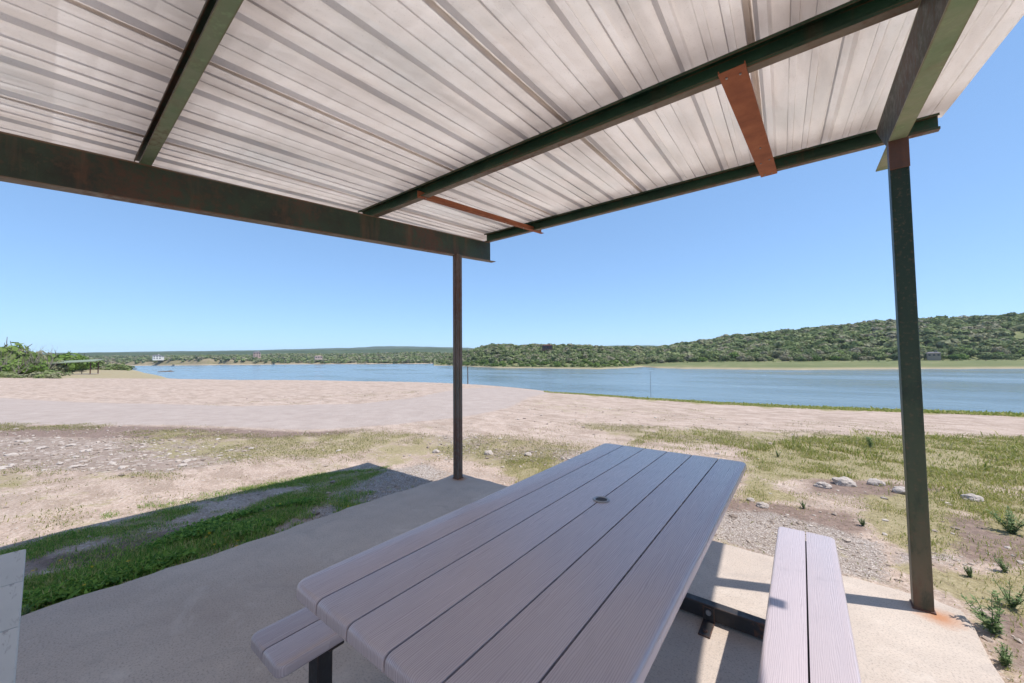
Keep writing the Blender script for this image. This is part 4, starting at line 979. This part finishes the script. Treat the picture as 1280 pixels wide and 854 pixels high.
MAT['hill'] = mat_far('hill_ground', [(0.35, (0.12,0.14,0.06)), (0.55, (0.17,0.18,0.08)), (0.72, (0.30,0.25,0.15))], (0.36,0.29,0.19))
az = np.linspace(-50.5, 60, 360)
fr_ = np.concatenate([[-0.15], np.linspace(0, .25, 8), np.linspace(.3, 1, 22), np.linspace(1.1, 2.2, 8)])
rows = []
for f in fr_:
    if f < 0: rad, z = hill(az, np.zeros_like(az)); rows.append((rad-6, z-3))
    else: rows.append(hill(az, np.full_like(az, f)))
tag(polar_land('far_hill', az, None, rows, MAT['hill']), kind='structure')
# left far shore (houses and bluffs)
L_AZ = np.array([-112,-100,-90,-84,-83,-79,-74.6,-67,-60.7,-55,-49.6,-46,-42.]); L_RF = np.array([2200,1500,1000,860,838,770,725,640,580,540,520,600,700.])
def leftshore(az, f):
    rf = np.interp(az, L_AZ, L_RF)+nz(az*1.3, 9)*8; D = depth_of(az)
    bl = np.interp(az, [-90,-84,-80,-77,-74,-70,-60,-50], [3, 5, 8, 8.5, 6, 2.5, 1, .5])+nz(az*2, 11)*1.0     # bluff height
    zt = CAM_H+(8.6+1.1*nz(az*.3, 12))/FOC*(rf*1.6)*D-5.5
    zt = np.maximum(zt, 1.0)
    rad = rf*(1+0.6*f); b0 = 0.035
    z = np.where(f < b0, -5+bl*(f/b0), -5+bl+(zt+5-bl)*np.clip((f-b0)/(1-b0), 0, 1)**.8)
    return rad, z
MAT['lshore'] = mat_far('far_shore_ground', [(0.3, (0.12,0.12,0.05)), (0.55, (0.26,0.21,0.13)), (0.7, (0.42,0.32,0.22))], (0.52,0.40,0.29), 0.02)
az = np.linspace(-112, -42, 260); rows = []
for f in np.concatenate([[-1], np.linspace(0, .035, 3), np.linspace(.08, 1, 12), [1.5]]):
    if f < 0: rad, z = leftshore(az, np.zeros_like(az)); rows.append((rad-12, z-3))
    else: rows.append(leftshore(az, np.full_like(az, f)))
tag(polar_land('far_shore', az, None, rows, MAT['lshore']), kind='structure')
# wooded ridges on the skyline
MAT['ridge'] = mat_far('ridge_woods', [(0.3, (0.03,0.05,0.02)), (0.6, (0.07,0.095,0.035)), (0.75, (0.14,0.14,0.07))], (0.05,0.07,0.03), 0.012)
for (rad0, pxs, nm, sd) in ((1900, ([-112,-92,-80,-72,-66,-60,-56,-52,-48,-44,-30,-22,-18,-12], [10,11,11.5,12,12.5,13,13.5,13.5,13,12,14.2,15,14.4,9]), 'wooded_ridge', 3), (3600, ([-112,-90,-78,-71,-66,-62,-58,-54,-50,-40], [11,12,13.2,13.6,14.6,15,16.8,16.2,15.4,12]), 'distant_hills', 5)):
    az = np.linspace(-112, -11, 300); px = np.interp(az, pxs[0], pxs[1])-0.6+nz(az*.9, sd)*.35+nz(az*4, sd+1)*.18
    D = depth_of(az); zr = CAM_H+px/FOC*rad0*D
    rows = [(np.full_like(az, rad0*.82), np.full_like(az, -6.0)), (np.full_like(az, rad0*.9), -6+(zr+6)*.55), (np.full_like(az, rad0), zr), (np.full_like(az, rad0*1.15), zr*.7)]
    tag(polar_land(nm, az, None, rows, MAT['ridge']), kind='structure')

# ---- trees on the right hill: the nearest stand as things, the rest of the wood as one mass
rgt = np.random.default_rng(11)
spots = []
for k in range(1400):
    az_ = rgt.uniform(-49.5, 27); f = rgt.uniform(.23, .48)**1.0
    if az_ < -22: f = rgt.uniform(.2, .45)
    rad, z = hill(np.array([az_]), np.array([f])); x = rad[0]*math.sin(R(az_)); y = rad[0]*math.cos(R(az_)); spots.append((rad[0], az_, x, y, z[0], f))
spots.sort(key=lambda s: s[5])
sel = []
for s in spots:
    if all((s[2]-q[2])**2+(s[3]-q[3])**2 > 4.2**2 for q in sel): sel.append(s)
    if len(sel) >= 270: break
for i, (rad, az_, x, y, z, f) in enumerate(sel):
    left = az_ < -21
    r = random.uniform(1.7, 3.4)*(0.95 if left else 1.55)*(1.0 if f > .27 else .8); h = r*random.uniform(.95, 1.35)
    br = left and f < .36 and random.random() < .65 or random.random() < .08
    if left: lab = 'bright green bush at the foot of the left hump of the far hill' if br else 'dark rounded tree low on the left hump of the far hill'
    else: lab = 'bright green rounded tree low on the right part of the far hill' if br else 'dark rounded tree above the grassy flat on the right far shore'
    grp = ('green bushes along the foot of the left hump' if br else 'dark trees low on the left hump') if left else ('bright trees low on the right hill' if br else 'dark trees above the grassy flat')
    tree(x, y, z-.15, r, h, lab, grp, i, br, 'hill_tree')
# the rest of the wood
def wood(name, pts, nleaf, leaf, label, mat):
    Vs, T, Lf = [], [], []
    for k, (x, y, z, r, h) in enumerate(pts):
        rg = rgt
        V, lv = crown_arrays(rg, nleaf, lobes=4, leaf=leaf)
        a = k*2.4; V = V*np.array([r, r, h/1.2]); V = np.stack([V[:,0]*math.cos(a)-V[:,1]*math.sin(a)+x, V[:,0]*math.sin(a)+V[:,1]*math.cos(a)+y, V[:,2]+z-.2], 1)
        Vs.append(V); Lf.append(lv); T.append(np.full(len(V), rg.beta(1.1, 1.1)))
    V = np.concatenate(Vs); n = len(V)//4
    me = npmesh(name, V, [(np.arange(n)*4)[:,None]+np.arange(4)]); vattr(me, 'leaf', np.concatenate(Lf)); vattr(me, 'tint', np.concatenate(T))
    tag(link(name, me, mat), label, 'woodland', kind='stuff')
pts = []
for k in range(5200):
    az_ = rgt.uniform(-50, 30); f = rgt.uniform(.33, 1.06)
    rad, z = hill(np.array([az_]), np.array([f])); rad = rad[0]; 
    if f > 1.0: f = 1.0
    x = rad*math.sin(R(az_)); y = rad*math.cos(R(az_))
    left = az_ < -21; r = rgt.uniform(1.5, 4.0)*(0.95 if left else 1.45); pts.append((x, y, z[0], r, r*rgt.uniform(.75, 1.15)))
wood('hill_woodland', pts, 90, 0.19, 'mixed green and grey oak and juniper wood covering the far hill', MAT['fols'])
# scrub along the foot of the slope
pts = []
for k in range(900):
    az_ = rgt.uniform(-50, 30); f = rgt.normal(.235, .02) if az_ > -21 else rgt.uniform(.12, .26)
    f = min(max(f, .03), .3); rad, z = hill(np.array([az_]), np.array([f])); rad = rad[0]
    r = rgt.uniform(.4, 1.1); pts.append((rad*math.sin(R(az_)), rad*math.cos(R(az_)), z[0], r, r*rgt.uniform(.6, 1.1)))
wood('shore_scrub', pts, 30, 0.2, 'low olive scrub along the foot of the far hill', MAT['fols'])
pts = []
for k in range(5200):
    az_ = rgt.uniform(-104, -43); f = rgt.uniform(.05, 1.05)**1.3
    rad, z = leftshore(np.array([az_]), np.array([f])); rad = rad[0]
    r = rgt.uniform(3, 6); pts.append((rad*math.sin(R(az_)), rad*math.cos(R(az_)), z[0], r, r*rgt.uniform(.8, 1.2)))
wood('far_shore_woodland', pts, 32, 0.26, 'green belt of trees along the distant left shore', MAT['fols'])

# ---------------------------------------------------------------- left side: trees, small shelter, houses, dock
def at(u, Dd, z=None):
    """world point on the ground for a direction given by its horizontal pixel at forward distance Dd (measured by hand)"""
    az_ = math.atan((u-640)/FOC)-YAWR; rad = Dd/math.cos(math.atan((u-640)/FOC)); x = rad*math.sin(az_); y = rad*math.cos(az_)
    return x, y, float(ground_z(x, y)) if z is None else z
left_trees = [(-60,74,4.2,7.6,0,'tall dark tree at the far left beyond the frame edge'),(-15,70,4.0,6.6,0,'dark green tree at the left edge of the view'),(8,66,3.4,7.4,1,'green tree with pale dead branches at the left edge'),
 (14,72,3.8,7.2,0,'tallest dark tree in the left thicket'),(30,74,3.0,5.6,1,'bright green tree between the two dark ones in the left thicket'),(36,80,3.2,6.3,0,'dark rounded tree right of the tallest in the left thicket'),
 (18,60,2.8,3.8,1,'bright green bush in front of the tallest left tree'),(40,62,2.5,3.2,1,'low bright bush in the middle of the left thicket'),(-8,58,2.6,3.4,1,'bright green bush cut by the left edge of the view'),
 (54,72,2.6,3.9,1,'olive green bush right of the bare branched tree'),(64,66,2.3,3.5,0,'dark green bush just left of the small shelter roof'),(70,84,3.4,5.6,1,'bright green tree behind the small shelter, left one'),
 (80,90,3.8,5.8,1,'bright green tree behind the small shelter, middle one'),(92,98,3.8,5.6,1,'bright green tree behind the right end of the small shelter'),(103,108,4.0,5.4,1,'green tree beyond the right end of the small shelter'),
 (116,120,3.6,4.8,0,'low dark tree farthest right in the left tree group')]
for i, (u, Dd, r, h, br, lab) in enumerate(left_trees):
    x, y, z = at(u, Dd); tree(x, y, z-.1, r, h*.88, lab, None, i, bool(br), 'tree')
for i, (u, Dd, h, lab) in enumerate(((46, 62, 5.2, 'bare grey branched shrub in the middle of the left thicket'), (56, 64, 5.0, 'bare grey branched shrub standing right in the left thicket'), (5, 58, 5.0, 'bare pale branched dead tree at the left edge'), (26, 56, 3.0, 'low bare shrub in front of the left thicket'))):
    x, y, z = at(u, Dd); tree(x, y, z, 2.2, h*.75, lab, None, i, False, 'bare_tree', 'tree', True)
pts = []
for k in range(110):
    u = rgt.uniform(-80, 75); Dd = rgt.uniform(50, 62) if k % 2 else rgt.uniform(62, 95); x, y, z = at(u, Dd); r = rgt.uniform(.5, 1.5); pts.append((x, y, z, r, r*.9))
for k in range(160):
    u = rgt.uniform(60, 160); Dd = rgt.uniform(110, 240); x, y, z = at(u, Dd); r = rgt.uniform(1.2, 3.2); pts.append((x, y, z, r, r*.8))
wood('thicket_scrub', pts, 90, 0.12, 'low brushy scrub around the left tree group', MAT['fols'])
# small picnic shelter on the meadow
x, y, z = at(97, 68)
sh = empty('small_shelter', (x, y, z), R(68)); tag(sh, 'small distant open shelter with a tilted dark green roof on the meadow at the left', 'shelter')
bm = bmesh.new(); v0 = [(-2.6,-2.0,1.95),(2.8,-2.0,2.25),(2.8,2.0,2.65),(-2.6,2.0,2.35)]
a_ = [bm.verts.new(q) for q in v0]; b_ = [bm.verts.new((q[0], q[1], q[2]+.12)) for q in v0]; bm.faces.new(a_[::-1]); bm.faces.new(b_)
for i in range(4): bm.faces.new((a_[i], a_[(i+1) % 4], b_[(i+1) % 4], b_[i]))
k = mat_flat('small_roof', (0.22,0.25,0.17), 0.6); bm_obj('roof', bm, k, sh)
for (px, py) in ((-1.9,-1.5),(2.2,-1.5),(2.2,1.5),(-1.9,1.5)):
    bm = bmesh.new(); bx(bm, (px, py, 1.05), (.13, .13, 2.15)); bm_obj('post', bm, MAT['rust'], sh)
bm = bmesh.new(); bx(bm, (0, 0, .04), (4.6, 3.6, .08)); bm_obj('slab', bm, MAT['concrete'], sh)
t3 = empty('small_table', (x+.3, y, z+.08), R(68)); tag(t3, 'small dark picnic table under the distant shelter', 'table')
bm = bmesh.new(); bx(bm, (0, 0, .72), (1.8, .8, .05)); bm_obj('tabletop', bm, MAT['bark'], t3)
for s in (-1, 1):
    bm = bmesh.new(); bx(bm, (0, s*.75, .42), (1.8, .28, .05)); bm_obj('bench', bm, MAT['bark'], t3)
bm = bmesh.new()
for s in (-.6, .6): bx(bm, (s, 0, .36), (.08, 1.5, .06)); bx(bm, (s, 0, .35), (.08, .08, .7))
bm_obj('frame', bm, MAT['bark'], t3)

# houses
MAT['hwhite'] = mat_flat('white_render', (0.70,0.66,0.60), .8); MAT['htan'] = mat_flat('tan_boards', (0.30,0.25,0.20), .8); MAT['hbrick'] = mat_flat('pink_brick', (0.50,0.36,0.30), .85); MAT['hroof'] = mat_flat('slate_roof', (0.13,0.12,0.13), .7)
MAT['hdark'] = mat_flat('dark_timber', (0.09,0.05,0.045), .8); MAT['hglass'] = mat_flat('dark_glass', (0.03,0.035,0.045), .15, .6); MAT['redroof'] = mat_flat('red_roof', (0.24,0.10,0.08), .7)
def house(x, y, z, rz, w, d, h, label, wall, roofm, storeys=2, wing=True, rh=None):
    t = empty('house', (x, y, z), rz); tag(t, label, 'house')
    bm = bmesh.new(); bx(bm, (0, 0, h/2-1), (w, d, h+2))
    if wing: bx(bm, (w*.62, d*.1, h*.36-1), (w*.45, d*.8, h*.72+2))
    wl_ = bm_obj('wall', bm, wall, t)
    def gable(cx, cy, w_, d_, z0, rh_, nm):
        bm = bmesh.new(); o = .4
        P_ = [(-w_/2-o,-d_/2-o,0),(w_/2+o,-d_/2-o,0),(w_/2+o,d_/2+o,0),(-w_/2-o,d_/2+o,0),(-w_/2*.6,0,rh_),(w_/2*.6,0,rh_)]
        v = [bm.verts.new((cx+a, cy+b, z0+c)) for a, b, c in P_]
        for f in ((0,1,5,4),(2,3,4,5),(1,2,5),(3,0,4),(3,2,1,0)): bm.faces.new([v[i] for i in f])
        o_ = bm_obj('roof', bm, roofm, t); return o_
    rf = gable(0, 0, w, d, h+.003, rh or h*.28, 'roof')
    bm = bmesh.new(); bx(bm, (w*.22, 0, h+(rh or h*.28)), (.9, .9, 1.6)); bm_obj('chimney', bm, wall, rf)
    if wing: gable(w*.62, d*.1, w*.45, d*.8, h*.72+.003, h*.2, 'roof')
    n_ = max(3, int(w/3))
    for st in range(storeys):
        for i in range(n_):
            bm = bmesh.new(); bx(bm, (-w/2+w*(i+.5)/n_, -d/2-.02, h*(st+.5)/storeys), (w/n_*.5, .12, h/storeys*.5)); bm_obj('window', bm, MAT['hglass'], t)
    return t
def far_house(u, v, Dd, w, h, label, wall, roofm, **kw):
    az_ = math.atan((u-640)/FOC)-YAWR; rad = Dd/math.cos(az_+YAWR); hor = 427+FOC*math.tan(R(PITCH))-(u-640)*math.tan(R(ROLL))*-1*-1
    hor = 447.58-(u-640)*0.0092
    z = CAM_H-(v-hor)/FOC*Dd
    return house(rad*math.sin(az_), rad*math.cos(az_), z, -az_+0.15, w, w*.6, h, label, wall, roofm, **kw)
far_house(196, 449, 600, 10, 5.5, 'large white two storey house with dark roof on the bluff of the distant left shore', MAT['hwhite'], MAT['hroof'])
far_house(321, 446.5, 640, 10, 7.5, 'pink brick house above the middle of the distant left shore', MAT['hbrick'], MAT['hroof'], wing=False)
far_house(398, 448, 560, 10, 3, 'low tan house among trees right of the brick house on the distant shore', MAT['hbrick'], MAT['hbrick'], storeys=1, wing=False)
far_house(684, 436.5, 300, 7.5, 3.0, 'dark house with reddish flat roof on top of the left hump of the hill', MAT['hdark'], MAT['redroof'], storeys=1, wing=False, rh=.5)
far_house(1166, 446.0, 208, 5, 1.9, 'low tan cabin among trees just right of the right post on the far shore', MAT['htan'], MAT['hroof'], storeys=1, wing=False, rh=.8)
# boat dock with covered slip on the left shore
def wpt(u, Dd): az_ = math.atan((u-640)/FOC)-YAWR; rad = Dd/math.cos(az_+YAWR); return rad*math.sin(az_), rad*math.cos(az_)
x, y = wpt(157, 330); d = empty('boat_dock', (x, y, -5), R(20)); tag(d, 'small covered boat dock with white roof at the left shore', 'dock')
bm = bmesh.new(); bx(bm, (0, 0, 2.6), (5, 4, .35)); bm_obj('roof', bm, MAT['hwhite'], d)
for sx in (-1, 1):
    for sy in (-1, 1):
        bm = bmesh.new(); bx(bm, (sx*2.2, sy*1.7, .9), (.2, .2, 3.2)); bm_obj('post', bm, MAT['hdark'], d)
bm = bmesh.new(); bx(bm, (0, 0, .35), (5.4, 4.6, .3)); bm_obj('deck', bm, MAT['hdark'], d)
x, y = wpt(168, 318); d = empty('floating_dock', (x, y, -5), R(95)); tag(d, 'long low floating dock walkway beside the covered boat dock', 'dock')
bm = bmesh.new(); bx(bm, (0, 0, .25), (1.6, 9, .4)); bm_obj('deck', bm, MAT['bark'], d)
for s in (-3, 0, 3):
    bm = bmesh.new(); bx(bm, (.9, s, .6), (.15, .15, 2.0)); bm_obj('post', bm, MAT['bark'], d)
x, y = wpt(207, 235); dark_rocks = [m_.copy() for m_ in (rmeshes[1], rmeshes[3])]
for m_ in dark_rocks: m_.materials.clear()
o = link('rock', dark_rocks[0], MAT['bark']); o.location = (x, y, -5); o.scale = (4.0, 1.8, 1.1); o.rotation_euler = (0, 0, 1.2); tag(o, 'dark rock islet in the water near the left shore', 'rock')
x, y = wpt(213, 240); o = link('rock', dark_rocks[1], MAT['bark']); o.location = (x, y, -5); o.scale = (2.6, 1.8, 1.6); tag(o, 'smaller dark rock in the water right of the dark islet', 'rock')
# boats in front of the distant shore
def boat(u, Dd, label, L_=7):
    x, y = wpt(u, Dd); t = empty('boat', (x, y, -5), R(15)); tag(t, label, 'boat')
    bm = bmesh.new(); st = [(-.5, .42, .0), (-.2, .5, 0), (.2, .48, .05), (.4, .3, .12), (.5, .02, .25)]
    top = []; bot = []
    for fx, hw, sh_ in st:
        top.append((bm.verts.new((fx*L_, hw*L_*.33, .9+sh_*2)), bm.verts.new((fx*L_, -hw*L_*.33, .9+sh_*2)))); bot.append((bm.verts.new((fx*L_*.9, hw*L_*.2, -.2)), bm.verts.new((fx*L_*.9, -hw*L_*.2, -.2))))
    for i in range(4):
        bm.faces.new((top[i][0], top[i+1][0], bot[i+1][0], bot[i][0])); bm.faces.new((top[i+1][1], top[i][1], bot[i][1], bot[i+1][1])); bm.faces.new((top[i][1], top[i+1][1], top[i+1][0], top[i][0]))
    bm.faces.new((top[0][0], bot[0][0], bot[0][1], top[0][1])); bm_obj('hull', bm, MAT['hwhite'], t)
    bm = bmesh.new(); bx(bm, (0, 0, 1.6), (L_*.3, L_*.22, 1.1), .1); bm_obj('cabin', bm, MAT['hglass'], t)
boat(342, 520, 'small white and dark boat moored at the distant shore below the brick house')
boat(217, 470, 'small dark and white boat moored below the white house on the bluff')
# marker poles
def pole(x, y, z, h, label, r=.03):
    bm = bmesh.new(); cyl(bm, (0, 0, 0), (0, 0, h), r, r*.8, 8); cyl(bm, (0, 0, h), (0, 0, h+.06), r*1.5, r*1.2, 8)
    o = bm_obj('marker_pole', bm, MAT['bark']); o.location = (x, y, z); tag(o, label, 'pole')
x, y = wpt(584.5, 34); zz = float(ground_z(x, y)); pole(x, y, zz-.2, CAM_H-(459-448)/FOC*34-zz+.2, 'thin dark upright marker pole at the water edge right of the left post', .05)
x, y = wpt(812, 27); zz = float(ground_z(x, y)); pole(x, y, zz, CAM_H-(466-446)/FOC*27-zz, 'thin faint grey pole standing in the shallows in front of the inlet', .012)

# ---------------------------------------------------------------- air
bm = bmesh.new(); bx(bm, (-1400, 1400, 55), (6400, 6400, 135))
k = bpy.data.materials.new('haze_air'); k.use_nodes = True; nt = k.node_tree; nt.nodes.remove(nt.nodes['Principled BSDF'])
pv = nt.nodes.new('ShaderNodeVolumePrincipled'); pv.inputs['Density'].default_value = 0.00012; pv.inputs['Color'].default_value = (0.80, 0.88, 1.0, 1); pv.inputs['Anisotropy'].default_value = 0.2
nt.links.new(pv.outputs[0], nt.nodes['Material Output'].inputs['Volume'])
tag(bm_obj('haze', bm, k), kind='stuff')
